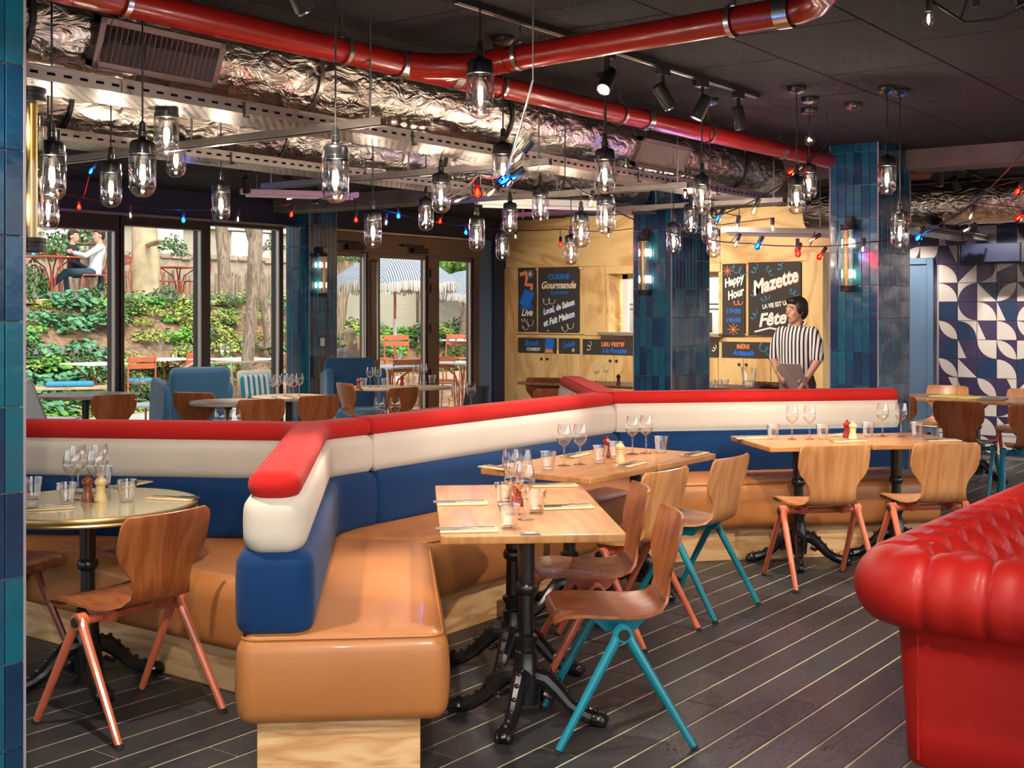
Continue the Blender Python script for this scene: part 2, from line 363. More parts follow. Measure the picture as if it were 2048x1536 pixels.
def m_tile():
    m,t,b=newmat('glazed_blue_tile'); v=coords(t,(1,1,1),rnd=True)
    n=N(t,'ShaderNodeTexNoise'); n.inputs['Scale'].default_value=7; n.inputs['Detail'].default_value=4; t.links.new(v,n.inputs['Vector'])
    oi=N(t,'ShaderNodeObjectInfo'); mx=N(t,'ShaderNodeMix'); mx.inputs[0].default_value=.55
    t.links.new(n.outputs['Fac'],mx.inputs[2]); t.links.new(oi.outputs['Random'],mx.inputs[3])
    t.links.new(ramp(t,mx.outputs[0],[(.15,srgb('#152c4e')),(.45,srgb('#184a70')),(.65,srgb('#156a80')),(.9,srgb('#243a68'))]),b.inputs['Base Color'])
    b.inputs['Roughness'].default_value=.16; b.inputs['Coat Weight'].default_value=.5; b.inputs['Coat Roughness'].default_value=.06
    n2=N(t,'ShaderNodeTexNoise'); n2.inputs['Scale'].default_value=14; n2.inputs['Detail'].default_value=2; t.links.new(v,n2.inputs['Vector']); bump(t,b,n2.outputs['Fac'],.25,.01); return m
K['tile']=m_tile()
K['mosd']=plain('aubergine_tile',srgb('#3d3356'),.3,vary=.25,nsc=3); K['mosw']=plain('chalk_tile',srgb('#cdc6c4'),.3); K['mosn']=plain('navy_tile',srgb('#22385c'),.3,vary=.2)
def m_foil():
    m,t,b=newmat('aluminium_foil_wrap'); v=coords(t,(.55,1,1))
    n=N(t,'ShaderNodeTexNoise'); n.inputs['Scale'].default_value=16; n.inputs['Detail'].default_value=7; n.inputs['Distortion'].default_value=.8; t.links.new(v,n.inputs['Vector'])
    n2=N(t,'ShaderNodeTexNoise'); n2.inputs['Scale'].default_value=3; t.links.new(v,n2.inputs['Vector'])
    ad=N(t,'ShaderNodeMath',operation='MULTIPLY'); t.links.new(n.outputs['Fac'],ad.inputs[0]); t.links.new(n2.outputs['Fac'],ad.inputs[1])
    b.inputs['Base Color'].default_value=col4(srgb('#e2d9cf')); b.inputs['Metallic'].default_value=1; b.inputs['Roughness'].default_value=.28
    bump(t,b,ad.outputs[0],1.0,.06); return m
K['foil']=m_foil()
def m_perf(name,sx,sy,rad,stag=True):
    # sheet steel with oval holes through it
    m,t,b=newmat(name); b.inputs['Base Color'].default_value=col4(srgb('#b5aaa4')); b.inputs['Metallic'].default_value=.7; b.inputs['Roughness'].default_value=.35
    tc=N(t,'ShaderNodeTexCoord'); sp=N(t,'ShaderNodeSeparateXYZ'); t.links.new(tc.outputs['Object'],sp.inputs[0])
    def mth(op,a,bv=None,c=None):
        q=N(t,'ShaderNodeMath',operation=op)
        for i,x in enumerate((a,bv,c)):
            if x is None: continue
            if isinstance(x,(int,float)): q.inputs[i].default_value=x
            else: t.links.new(x,q.inputs[i])
        return q.outputs[0]
    r=mth('DIVIDE',sp.outputs['Y'],sy); fl=mth('FLOOR',r); off=mth('MULTIPLY',mth('MODULO',mth('ABSOLUTE',fl),2.0),.5 if stag else 0)
    u=mth('ADD',mth('DIVIDE',sp.outputs['X'],sx),off); fu=mth('SUBTRACT',mth('FRACT',u),.5); fv=mth('SUBTRACT',mth('FRACT',r),.5)
    fu=mth('DIVIDE',fu,rad[0]); fv=mth('DIVIDE',fv,rad[1]); d2=mth('ADD',mth('MULTIPLY',fu,fu),mth('MULTIPLY',fv,fv))
    t.links.new(mth('GREATER_THAN',d2,1.0),b.inputs['Alpha']); return m
K['perf']=m_perf('perforated_steel',.05,.024,(.34,.3))
def m_stripe(name,c1,c2,period,axis='X',duty=.5,soft=False,rough=.85,coordk='Object'):
    m,t,b=newmat(name); tc=N(t,'ShaderNodeTexCoord'); sp=N(t,'ShaderNodeSeparateXYZ'); t.links.new(tc.outputs[coordk],sp.inputs[0])
    d=N(t,'ShaderNodeMath',operation='DIVIDE'); d.inputs[1].default_value=period; t.links.new(sp.outputs[axis],d.inputs[0])
    f=N(t,'ShaderNodeMath',operation='FRACT'); t.links.new(d.outputs[0],f.inputs[0])
    g=N(t,'ShaderNodeMath',operation='GREATER_THAN'); g.inputs[1].default_value=duty; t.links.new(f.outputs[0],g.inputs[0])
    mx=N(t,'ShaderNodeMix',data_type='RGBA'); t.links.new(g.outputs[0],mx.inputs[0]); mx.inputs[6].default_value=col4(c1); mx.inputs[7].default_value=col4(c2)
    t.links.new(mx.outputs[2],b.inputs['Base Color']); b.inputs['Roughness'].default_value=rough; return m
K['shirt']=m_stripe('striped_shirt',srgb('#e7e2de'),srgb('#2b2a30'),.034,'Y',.55)
K['cushstripe']=m_stripe('striped_cushion',srgb('#f0ebe0'),srgb('#2d8f9c'),.07,'X',.55)
K['umb']=m_stripe('striped_canopy',srgb('#e8ecef'),srgb('#70808f'),.055,'Z',.6)
K['fringe']=plain('white_fringe',srgb('#b9b4ac'),.9)

def m_frost():
    m=bpy.data.materials.new('frosted_sticker'); m.use_nodes=True; t=m.node_tree; t.nodes.clear()
    a=N(t,'ShaderNodeBsdfTranslucent'); a.inputs[0].default_value=(.95,.95,.95,1); b=N(t,'ShaderNodeBsdfDiffuse'); b.inputs[0].default_value=(.9,.9,.9,1)
    mx=N(t,'ShaderNodeMixShader'); mx.inputs[0].default_value=.35; t.links.new(a.outputs[0],mx.inputs[1]); t.links.new(b.outputs[0],mx.inputs[2]); o=N(t,'ShaderNodeOutputMaterial'); t.links.new(mx.outputs[0],o.inputs[0]); return m
K['frost']=m_frost()
K['lens']=emit('spot_lens_glow',(1,.86,.66),3.0)

K['speaker']=plain('dark_navy_lacquer',srgb('#141d3c'),.5)
K['hoard']=plain('hoarding_board',srgb('#a59d8c'),.9)

# ------------------------------------------------------------------ main measures
H=2.85            # ceiling
WY=10.9           # window wall plane
BX=14.5           # bar wall plane
MX=13.4           # mosaic wall plane
TP=0.26           # tile pitch (height) on the pillars
# floor: charcoal plank tiles with pale joints
fl=struct('floor',MB().box((-3,-4,-.12),(15.5,WY+.15,-.0025)),K['grout'],'charcoal wood-look plank tile floor with pale joints')
PW,PL=.157,1.2
plank_me=MB().cbox((0,0,-.02),(PL-.005,PW-.010,0),.0012).mesh('plank',K['plank'],0)
cells=[]
for r in range(-8,60):
    y=r*PW+.02; off=((r*37)%5)*.24+random.uniform(-.05,.05)
    for k in range(-2,13):
        x=k*PL+off-1.2; 
        if y>WY-.1 or x>14.2: continue
        cx,cyy=x+PL/2,y+PW/2; px_,py_,d_=pix((cx,cyy,0))
        if d_<2.5 or px_<-200 or px_>2400 or py_>1900: continue
        cells.append((d_,x,y))
cells.sort(); far=MB()
for i,(d_,x,y) in enumerate(cells):
    if i<300: link('plank',plank_me,fl,(x,y,0))
    else: far.box((x,y,-.02),(x+PL-.005,y+PW-.010,0))
o=far.obj('far_planks',K['plank'],fl,smooth=0); o['kind']='stuff'
# ceiling: black wood-wool panels
ce=struct('ceiling',MB().box((-3,-4,H+.03),(15.5,WY+.15,H+.2)),K['blackm'],'black wood-wool panel ceiling over the dining room')
cp_me=MB().cbox((0,0,0),(1.195,.64,.03),.004).mesh('ceiling_panel',K['woodwool'],0)
n=0
for r in range(-3,17):
    for k in range(-1,13):
        x=k*1.2+(.6 if r%2 else 0); y=r*.645+.12
        if y>WY-.1 or x>14.3: continue
        px_,py_,d_=pix((x+.6,y+.3,H))
        if d_<2.5 or px_<-350 or px_>2500 or py_<-300: continue
        link('ceiling_panel',cp_me,ce,(x,y,H)); n+=1
# window wall: navy header, dark mullions, three fixed lights then double doors
HEAD=2.56
wl=struct('wall_window',MB().box((2,WY,HEAD),(14.5,WY+.2,H+.1)).box((2,WY,-.1),(6.3,WY+.2,HEAD)),K['navy'],'navy painted header wall above the garden windows')
def xw(px): return at_Y(px,500,WY).x
def stickers(win,x0,x1,zs,n):
    me=cached('tri',lambda:MB().prism([(-.03,-.026),(.03,-.026),(0,.034)],0,.002).mesh('sticker',K['frost'],0))
    for z in zs:
        for i in range(n):
            x=x0+(x1-x0)*(i+.5)/n; rot=[PI/2,0,-PI/2,PI,0][i%5] if z<1.3 else [PI/2,0,PI/2,PI,0][i%5]
            link('sticker',me,win,M=Matrix.Translation((x,WY+.045,z))@Matrix.Rotation(PI/2,4,'X')@Matrix.Rotation(rot,4,'Z'))
edges=[(28,228),(247,400),(419,556)]
for i,(a,b) in enumerate(edges):
    x0,x1=xw(a),xw(b); w=thing('window_%d'%(i+1),'%s tall fixed garden window pane in a dark bronze frame'%['left','middle','right'][i],'window',(0,0,0),kind='structure')
    f=MB(); z1=HEAD-.02; hz=at_Y((a+b)/2,455,WY).z
    f.cbox((x0-.07,WY-.02,-.02),(x0,WY+.12,z1),.004).cbox((x1,WY-.02,-.02),(x1+.07,WY+.12,z1),.004)
    f.cbox((x0,WY-.02,hz),(x1,WY+.12,z1),.004).cbox((x0,WY-.02,-.02),(x1,WY+.12,.14),.004)
    f.obj('window_frame',K['frame'],w)
    MB().box((x1-.014,WY-.024,.14),(x1,WY+.02,hz)).box((x0,WY-.024,hz-.012),(x1,WY+.02,hz)).obj('bead',K['alu'],w)
    MB().box((x0,WY+.05,.14),(x1,WY+.06,hz)).obj('pane',K['pane'],w)
    stickers(w,x0+.03,x1-.03,(1.70,1.145),7)
tr=struct('trim_1',MB().cbox((xw(100),WY-.05,HEAD-.03),(xw(566),WY,HEAD),.004).cbox((xw(648),WY-.05,HEAD-.03),(xw(958),WY,HEAD),.004),K['galv'],'thin pale metal trim along the window heads')
# doors
dx=[xw(650),xw(738),xw(752),xw(856),xw(872),xw(945)]
DH=at_Y(790,508,WY).z
d1=thing('door_1','glazed double garden door in a brown metal frame','door',kind='structure')
f=MB()
f.cbox((dx[0]-.05,WY-.03,DH),(dx[5]+.12,WY+.12,HEAD-.03),.004)
for a,b in ((dx[0]-.06,dx[0]),(dx[1]-.05,dx[2]+.03),(dx[3]-.02,dx[4]+.02),(dx[5],dx[5]+.12)): f.cbox((a,WY-.03,-.02),(b,WY+.12,DH),.004)
f.obj('door_frame',K['frame_l'],d1)
for a,b in ((dx[0],dx[1]-.05),(dx[2]+.03,dx[3]-.02),(dx[4]+.02,dx[5])):
    lf=MB().cbox((a+.004,WY+.0,.02),(a+.05,WY+.06,DH-.004),.003).cbox((b-.05,WY+.0,.02),(b-.004,WY+.06,DH-.004),.003).cbox((a+.05,WY+.0,DH-.06),(b-.05,WY+.06,DH-.004),.003).cbox((a+.05,WY+.0,.02),(b-.05,WY+.06,.2),.003).obj('door_leaf',K['frame_l'],d1)
    MB().box((a+.05,WY+.025,.2),(b-.05,WY+.033,DH-.06)).obj('pane',K['pane'],lf)
    MB().box((b-.062,WY-.01,.2),(b-.05,WY+.02,DH-.06)).obj('bead',K['alu'],lf)
h=MB().tube([(dx[2]-.08,WY-.05,.9),(dx[2]-.08,WY-.09,.92),(dx[2]-.08,WY-.09,DH-.12),(dx[2]-.08,WY-.05,DH-.1)],.018,8).tube([(xw(719),WY-.05,.9),(xw(719),WY-.09,.92),(xw(719),WY-.09,DH-.02),(xw(719),WY-.05,DH)],.018,8).obj('pull_handle',K['alu'],d1)
for a in (700,830):
    MB().cbox((xw(a)-.12,WY-.09,DH+.02),(xw(a)+.18,WY-.03,DH+.09),.004).cbox((xw(a)-.32,WY-.07,DH+.10),(xw(a)+.12,WY-.04,DH+.13),.003).obj('door_closer',K['blackm'],d1)
for z in (.7,1.3,1.85,2.05): MB().tube([(dx[3]+.01,WY-.04,z-.06),(dx[3]+.01,WY-.04,z+.06)],.012,6).obj('hinge',K['blackm'],d1)
bd=at_Y
stickers(d1,dx[2]+.05,dx[3]-.05,(1.145,),5); stickers(d1,dx[4]+.04,dx[5]-.04,(1.145,),4); stickers(d1,dx[0]+.03,dx[1]-.1,(1.145,),3)
# reveal between door and bar: slate blue pilaster, dark blue return
struct('wall_corner',MB().box((dx[5]+.12,WY-.02,-.1),(dx[5]+.42,WY+.2,HEAD)),K['slate'],'slate blue pilaster beside the garden door')
struct('wall_return',MB().box((dx[5]+.42,WY-.06,-.1),(BX+.05,WY+.2,HEAD)),K['darkblue'],'dark blue wall return next to the plywood bar wall')

# ------------------------------------------------------------------ bar wall in plywood with pass-through
def by(px): return at_X(px,600,BX).y
def bz(py,px): return at_X(px,py,BX).z
bw=thing('wall_bar','birch plywood bar wall with painted black signs and a kitchen hatch','wall',kind='structure')
Y0,Y1=by(1662),by(1004)           # right .. left ends
yo0,yo1=by(1441),by(1213)         # hatch
zt,zl=2.16,1.30
def wpanel(y0,y1,z0,z1,dx=0,mat='ply',name='plywood_panel'):
    return MB().cbox((BX+dx,y0+.002,z0+.002),(BX+.12,y1-.002,z1-.002),.003).obj(name,K[mat],bw)
mid=(Y0+Y1)/2
for a,b in ((by(1660),by(1440)),(by(1440),by(1268)),(by(1268),by(1004))): wpanel(a,b,zt,H+.02,0,'plyh')
wpanel(by(1034),Y1,-.02,zt,-.03)                       # left post
wpanel(by(1170),by(1034),zl-.10,zt); wpanel(yo1,by(1170),zl-.1,zt,-.02)
wpanel(Y0,by(1630),-.02,zt+.1,-.25); wpanel(by(1630),by(1606),zl-.1,zt,-.03); wpanel(by(1606),yo0,zl-.1,zt)
wpanel(by(1630),by(1034),.98,zl-.1,0,'plyh')
# frame battens round the signs
for y0,y1,z0,z1 in ((by(1168),by(1034),bz(668,1100),bz(668,1100)+.03),(by(1168),by(1034),zt-.04,zt-.005),(by(1606),by(1446),bz(672,1520),bz(672,1520)+.03),(by(1606),by(1446),zt-.02,zt+.01)):
    MB().cbox((BX-.03,y0,z0),(BX,y1,z1),.003).obj('batten',K['plyh'],bw)
MB().cbox((BX-.16,yo0-.05,zl-.09),(BX+.4,yo1+.05,zl-.05),.004).obj('hatch_ledge',K['slateledge'],bw)
fr=MB().cbox((BX-.02,yo0,2.05),(BX+.45,yo1,2.16),.003).cbox((BX,yo1-.03,zl-.06),(BX+.45,yo1,2.05),.003).cbox((BX,yo0,zl-.06),(BX+.45,yo0+.03,2.05),.003); fr.obj('hatch_lining',K['plyh'],bw)
yg0,yg1=yo0+.03,by(1218)
MB().cbox((BX+.3,yg1-.12,zl-.05),(BX+.35,yg1-.03,2.05),.003).cbox((BX+.3,yg0,1.98),(BX+.35,yg1-.03,2.05),.003).obj('hatch_frame',K['white'],bw)
# low cabinets under the signs
cab_edges=[1034,1094,1165,1232,1300,1370,1440,1490,1545,1606]
cbh=.94
for i in range(len(cab_edges)-1):
    y1,y0=by(cab_edges[i]),by(cab_edges[i+1])
    c=thing('low_cabinet','%s plywood cabinet door unit from the left under the bar signs'%ORD[i],'cabinet',(BX-.03,(y0+y1)/2,0))
    MB().box((0,-(y1-y0)/2+.003,0),(.028,(y1-y0)/2-.003,cbh)).obj('carcass',K['ply'],c)
    dr=MB().cbox((-.022,-(y1-y0)/2+.004,.06),(-.002,(y1-y0)/2-.004,cbh-.006),.003).obj('door',K['ply'],c)
    s=1 if i%2 else -1
    MB().lathe([(.0,-.03),(.016,-.03),(.016,-.006),(.01,0)],10,M=Matrix.Rotation(PI/2,4,'Y'),o=(-.022,s*((y1-y0)/2-.05),cbh-.08)).obj('knob',K['blackm'],dr)
# kitchen behind the hatch
kw=struct('wall_kitchen',MB().box((BX+1.6,yo0-2.2,-.1),(BX+1.7,yo1+1.5,2.9)),K['kitchen'],'pale tiled kitchen wall seen through the hatch')
ks=thing('steel_shelf','steel kitchen shelf rack behind the hatch','shelf',(BX+1.2,(yo0+yo1)/2+.5,0))
sh=MB()
for z in (1.15,1.55,1.62): sh.box((-.2,-1.2,z),(.2,1.2,z+.03))
sh.obj('shelf_board',K['steel'],ks)
for y in (-1.15,1.15):
    for x in (-.18,.18): MB().box((x-.015,y-.015,0),(x+.015,y+.015,2.1)).obj('post',K['steel'],ks)
ov=thing('kitchen_oven','black kitchen oven standing on the steel shelf behind the hatch','oven',(BX+1.2,yo1-.55,1.18))
MB().cbox((-.2,-.35,0),(.2,.35,.34),.01).obj('body',K['blackm'],ov); MB().cbox((-.215,-.3,.05),(-.2,.2,.28),.004).obj('door',K['steel'],ov)
for i in range(4):
    u=MB(); x,y=BX+1.0,yo1-.30-.16*i
    u.tube([(0,0,.36),(0,0,.06)],.008,6).lathe([(.03,.06),(.05,.03),(.045,0),(0,-.012)],10)
    tag(u.obj('ladle',K['steel'],loc=(x,y,1.66)),'steel ladle hanging in the kitchen hatch, %s from the left'%ORD[i],'ladle','ladles in the hatch')
kl=bpy.data.lights.new('kitchen_fill','AREA'); kl.energy=55; kl.shape='RECTANGLE'; kl.size=1.2; kl.size_y=.3; kl.color=(1,.95,.85)  # unseen area lamp added to brighten the kitchen behind the hatch
klo=bpy.data.objects.new('kitchen_fill',kl); C.objects.link(klo); klo.location=(BX+.9,(yo0+yo1)/2,2.75)
kf=thing('added_strip_body','added white strip body for the unseen kitchen fill lamp','strip light',(BX+.9,(yo0+yo1)/2,2.76)); MB().cbox((-.6,-.15,0),(.6,.15,.06),.008).obj('body',K['white'],kf); [MB().tube([(a,0,.06),(a,0,.14)],.006,6).obj('hanger',K['steel'],kf) for a in (-.4,.4)]  # made-up housing put round the added kitchen lamp

# ------------------------------------------------------------------ signs painted on black panels
MT=Matrix(((0,0,-1,0),(-1,0,0,0),(0,1,0,0),(0,0,0,1)))     # text plane: right = -Y, up = Z, out = -X
def text_mesh(s,size,shear=0,off=0,sx=1.0,space=1.0,rot=0,ext=.0015):
    cu=bpy.data.curves.new('t','FONT'); cu.body=s; cu.size=size; cu.shear=shear; cu.offset=off; cu.align_x='CENTER'; cu.align_y='CENTER'; cu.extrude=ext; cu.space_character=space
    cu.resolution_u=3
    o=bpy.data.objects.new('t',cu); C.objects.link(o); dg=bpy.context.evaluated_depsgraph_get(); dg.update()
    me=bpy.data.meshes.new_from_object(o.evaluated_get(dg)); bpy.data.objects.remove(o)
    me.transform(Matrix.Rotation(rot,4,'Z')@Matrix.Scale(sx,4,(1,0,0))); me.update(); return me
def board(name,label,x0,y0,x1,y1):
    a=at_X(x0,y0,BX); b=at_X(x1,y1,BX); w,h=abs(a.y-b.y),abs(a.z-b.z)
    t=thing(name,label,'sign',(BX-.036,(a.y+b.y)/2,(a.z+b.z)/2))
    MB().cbox((0,-w/2,-h/2),(.034,w/2,h/2),.002).obj('panel',K['board'],t)
    t['_w']=w; t['_h']=h; return t,w,h
def write(t,s,u,v,size,mat,shear=0,off=0,sx=1,rot=0,space=1,shadow=None):
    w,h=t['_w'],t['_h']; off=min(off,.035*size*h)
    me=text_mesh(s,size*h,shear,off,sx,space,rot)
    me.materials.clear(); me.materials.append(K[mat])
    link('lettering',me,t,M=Matrix.Translation((-.003,-(u-.5)*w,(.5-v)*h))@MT)
    if shadow:
        m2=me.copy(); m2.materials.clear(); m2.materials.append(K[shadow])
        link('lettering_shadow',m2,t,M=Matrix.Translation((-.001,-(u-.5)*w-.006,(.5-v)*h-.008))@MT)
def squiggle(t,u,v,s,mat,kind='curl',rot=0):
    w,h=t['_w'],t['_h']; mb=MB(); r=.006
    if kind=='star':
        for k in range(4):
            a=PI*k/4; mb.tube([(math.cos(a)*s,math.sin(a)*s,0),(-math.cos(a)*s,-math.sin(a)*s,0)],.004,5)
    else:
        pts=[]
        for k in range(25):
            q=k/24; pts.append((s*(q*2-1)+s*.3*math.cos(q*13),s*.45*math.sin(q*13)+s*.2*q,0))
        mb.tube(pts,.0045,5)
    me=mb.mesh('ornament',K[mat]); me.transform(Matrix.Diagonal((1,1,.3,1))); me.transform(Matrix.Rotation(rot,4,'Z'))
    link('ornament',me,t,M=Matrix.Translation((-.003,-(u-.5)*w,(.5-v)*h))@MT)
b,w,h=board('sign_board','narrow black sign with DJ set and concert live lettering',1039,536,1074,664)
write(b,'DJ SET &',.5,.575,.085,'print_b',off=.002,sx=.62); write(b,'CONCERT',.5,.63,.085,'print_b',off=.002,sx=.62); write(b,'Live',.5,.70,.16,'print_w',.4,.004,.8)
squiggle(b,.7,.1,.06,'print_w','star'); squiggle(b,.3,.1,.06,'print_c'); squiggle(b,.35,.82,.05,'print_c'); squiggle(b,.55,.91,.1,'print_c',rot=.5)
hd=MB().tube([(-.12,.22,0),(-.02,.26,0),(0,.16,0),(-.02,.08,0),(.09,.07,0),(.08,.0,0)],.028,8); me=hd.mesh('hand_mark',K['print_o']); me.transform(Matrix.Diagonal((1,1,.1,1))); link('hand_mark',me,b,M=Matrix.Translation((-.003,0,.14))@MT)
MB().prism([(-.13,-.16),(.03,-.22),(.14,-.02),(-.03,.05)],-.002,.002).obj('turntable_mark',K['print_b'],b,M=Matrix.Translation((-.003,0,.11))@MT)
b,w,h=board('sign_board','large black sign reading Cuisine Gourmande, Local de Saison et Fait Maison',1079,536,1160,666)
write(b,'CUISINE',.52,.145,.11,'print_b',off=.004,sx=1.0); write(b,'Gourmande',.5,.275,.15,'print_c',.35,.005,.88); write(b,'à partager',.53,.38,.085,'print_b',.4,.002,.9)
write(b,'Local, de Saison',.51,.61,.125,'print_w',.35,.004,.74,rot=.27,shadow='print_b'); write(b,'et Fait Maison',.51,.79,.135,'print_w',.35,.004,.78,rot=.27,shadow='print_b')
squiggle(b,.25,.53,.1,'print_c'); squiggle(b,.72,.93,.1,'print_c',rot=.3); squiggle(b,.25,.97,.012,'print_w')
b,w,h=board('sign_board','low black sign reading Brunch Comedy with a blue mascot-free mark',1039,675,1114,707); b['label']='low black sign reading Brunch Comedy at the far left of the row'
write(b,'Brunch',.36,.36,.52,'print_b',.4,.01,.72); write(b,'COMEDY',.42,.76,.28,'print_w',off=.006,sx=.95)
MB().prism([(-.07,-.07),(.07,-.07),(.09,.06),(.02,.11),(-.06,.08)],-.002,.002).obj('cup_mark',K['print_b'],b,M=Matrix.Translation((-.003,-.33*w,.01))@MT); MB().prism([(-.08,-.03),(.08,-.03),(.05,.02),(-.05,.02)],-.002,.002).obj('plate_mark',K['print_o'],b,M=Matrix.Translation((-.004,-.33*w,-.07))@MT)
b,w,h=board('sign_board','small black sign reading Cocktails between two longer signs',1120,676,1160,708)
write(b,'Cocktails',.5,.42,.42,'print_b',.4,.008,.62,rot=.2); squiggle(b,.74,.76,.03,'print_c','star')
b,w,h=board('sign_board','long low black sign reading Lieu Festif à la Française',1168,678,1270,712)
write(b,'LIEU FESTIF',.6,.32,.36,'print_o',off=.008,sx=.95); write(b,'à la Française',.63,.7,.42,'print_b',.4,.008,.78); squiggle(b,.14,.5,.06,'print_c',rot=1.2)
b,w,h=board('sign_board','narrow black sign listing Happy Hour times',1447,528,1492,672)
write(b,'Happy',.5,.24,.16,'print_w',.4,.006,.72,rot=.3); write(b,'Hour',.57,.42,.16,'print_w',.4,.006,.72,rot=.3)
write(b,'17H30',.5,.66,.085,'print_b',off=.003,sx=.95); write(b,'-',.5,.72,.08,'print_b'); write(b,'19H30',.5,.785,.085,'print_b',off=.003,sx=.95)
squiggle(b,.24,.1,.07,'print_o','star'); squiggle(b,.5,.91,.08,'print_o','star'); squiggle(b,.7,.1,.1,'print_t',rot=-.4); squiggle(b,.68,.55,.06,'print_o')
b,w,h=board('sign_board','large black sign reading Mazette la vie est une fête above the waiter',1499,525,1604,672)
write(b,'Mazette',.5,.28,.26,'print_w',.35,.008,.8,rot=.28,shadow='print_o'); write(b,'LA VIE EST UNE',.55,.58,.085,'print_w',off=.003,sx=.72,rot=.16); write(b,'Fête',.45,.78,.24,'print_w',.35,.012,.95,rot=.14)
for u,v,r in ((.13,.1,1),(.4,.12,-1),(.62,.06,1.3),(.86,.42,-.6),(.12,.42,1),(.33,.5,.4),(.12,.73,1)): squiggle(b,u,v,.06,'print_t',rot=r)
MB().tube([(-.26,-.02,0),(-.05,.03,0),(.1,.0,0),(.26,.05,0)],.014,8).obj('underline',K['print_w'],b,M=Matrix.Translation((-.003,0,-.43*h))@MT)
b,w,h=board('sign_board','low black sign reading Bière Artisanale beside the waiter',1446,683,1604,719)
write(b,'BIÈRE',.28,.3,.36,'print_o',off=.008,sx=1.0); write(b,'Artisanale',.28,.68,.46,'print_b',.4,.01,.75); squiggle(b,.55,.45,.1,'print_t',rot=-.6)
b,w,h=board('sign_board','small black sign half hidden by the middle tiled pillar',1405,684,1438,718); squiggle(b,.8,.4,.04,'print_w',rot=1)

# ------------------------------------------------------------------ mosaic wall and slate door
mw=struct('wall_mosaic',MB().box((MX,.2,-.1),(MX+.2,at_X(1735,600,MX).y,H+.1)),K['white_grout'],'aubergine and white geometric tile wall at the far right')
T=.2
def arc(cx,cyy,a0,a1,n=8,r=1): return [(cx+r*math.cos(a0+(a1-a0)*k/n),cyy+r*math.sin(a0+(a1-a0)*k/n)) for k in range(n+1)]
SH={'q00':[(0,0)]+arc(0,0,0,PI/2),'q10':[(1,0)]+arc(1,0,PI/2,PI),'q01':[(0,1)]+arc(0,1,-PI/2,0),'q11':[(1,1)]+arc(1,1,PI,1.5*PI),
 'o01':[(1,0)]+arc(0,1,0,-PI/2)[:],'o10':[(0,1)]+arc(1,0,PI,PI/2),'o11':[(0,0)]+arc(1,1,1.5*PI,PI),'o00':[(1,1)]+arc(0,0,PI/2,0),
 'leafu':arc(1,0,PI,PI/2)[:-1]+arc(0,1,0,-PI/2)[:-1],'leafd':arc(0,0,PI/2,0)[:-1]+arc(1,1,1.5*PI,PI)[:-1],
 't_br':[(0,0),(1,0),(1,1)],'t_bl':[(0,0),(1,0),(0,1)],'t_tr':[(.5,1),(1,0),(1,1)],'t_tl':[(0,1),(0,.55),(1,1)],'t_l':[(0,0),(.45,0),(0,1)],'none':None}
def mos(kind,base):
    def f():
        mb=MB().cbox((0,.002,.002),(.012,T-.002,T-.002),.001,mi=0)
        P=SH[kind]
        if P:
            P=ccw(P); vs=[(-.0012,(1-p[0])*(T-.006)+.003,p[1]*(T-.006)+.003) for p in P]; vs2=[(.003,v[1],v[2]) for v in vs]; n=len(vs)
            mb.add(vs+vs2,[tuple(range(n))]+[(i,(i+1)%n,n+(i+1)%n,n+i) for i in range(n)],1)
        return mb.mesh('mosaic_tile',[K[base],K['mosw']],0)
    return cached(('mos',kind,base),f)
LAY={0:['t_tr','q10','leafd','t_br','o01'],1:['q00','t_br','o01','t_tl','t_l'],2:['q00','o10','t_bl','leafu','t_bl'],3:['none','o11','q00','t_l','q10'],4:['leafd','o00','t_l','q00','leafd'],5:['none','t_l','q11','leafd','q01'],6:['leafd','t_bl','none','q00','none'],7:['t_tr','o11','leafd','t_tr','q10']}
zr0=at_X(1900,491,MX).z; yl=at_X(1878,600,MX).y
kinds=[k for k in SH if k!='none']; rr=random.Random(3)
for r in range(-2,12):
    z1=zr0-r*T
    if z1-T<-.05 or z1>H: continue
    for c_ in range(-2,15):
        y1=yl-c_*T
        if y1>at_X(1735,600,MX).y: continue
        if c_<0 and z1<2.2: continue
        k=LAY.get(r,[None]*5)[c_] if 0<=c_<5 else None
        if k is None: k=rr.choice(kinds+['none'])
        base='mosn' if (k=='none' or rr.random()<.12) else 'mosd'
        link('mosaic_tile',mos(k,base),mw,(MX-.012,y1-T,z1-T))
d2=thing('door_2','slate blue flush service door beside the mosaic wall','door',kind='structure')
ya,yb=at_X(1870,600,MX).y,at_X(1740,600,MX).y; dz=at_X(1850,516,MX).z
MB().cbox((MX-.06,ya,0),(MX-.001,ya+.07,dz),.004).cbox((MX-.06,ya+.07,dz-.07),(MX-.001,yb,dz),.004).obj('door_frame',K['slate'],d2)
MB().cbox((MX-.04,ya+.075,0),(MX-.003,yb,dz-.075),.004).obj('door_leaf',K['slate'],d2)

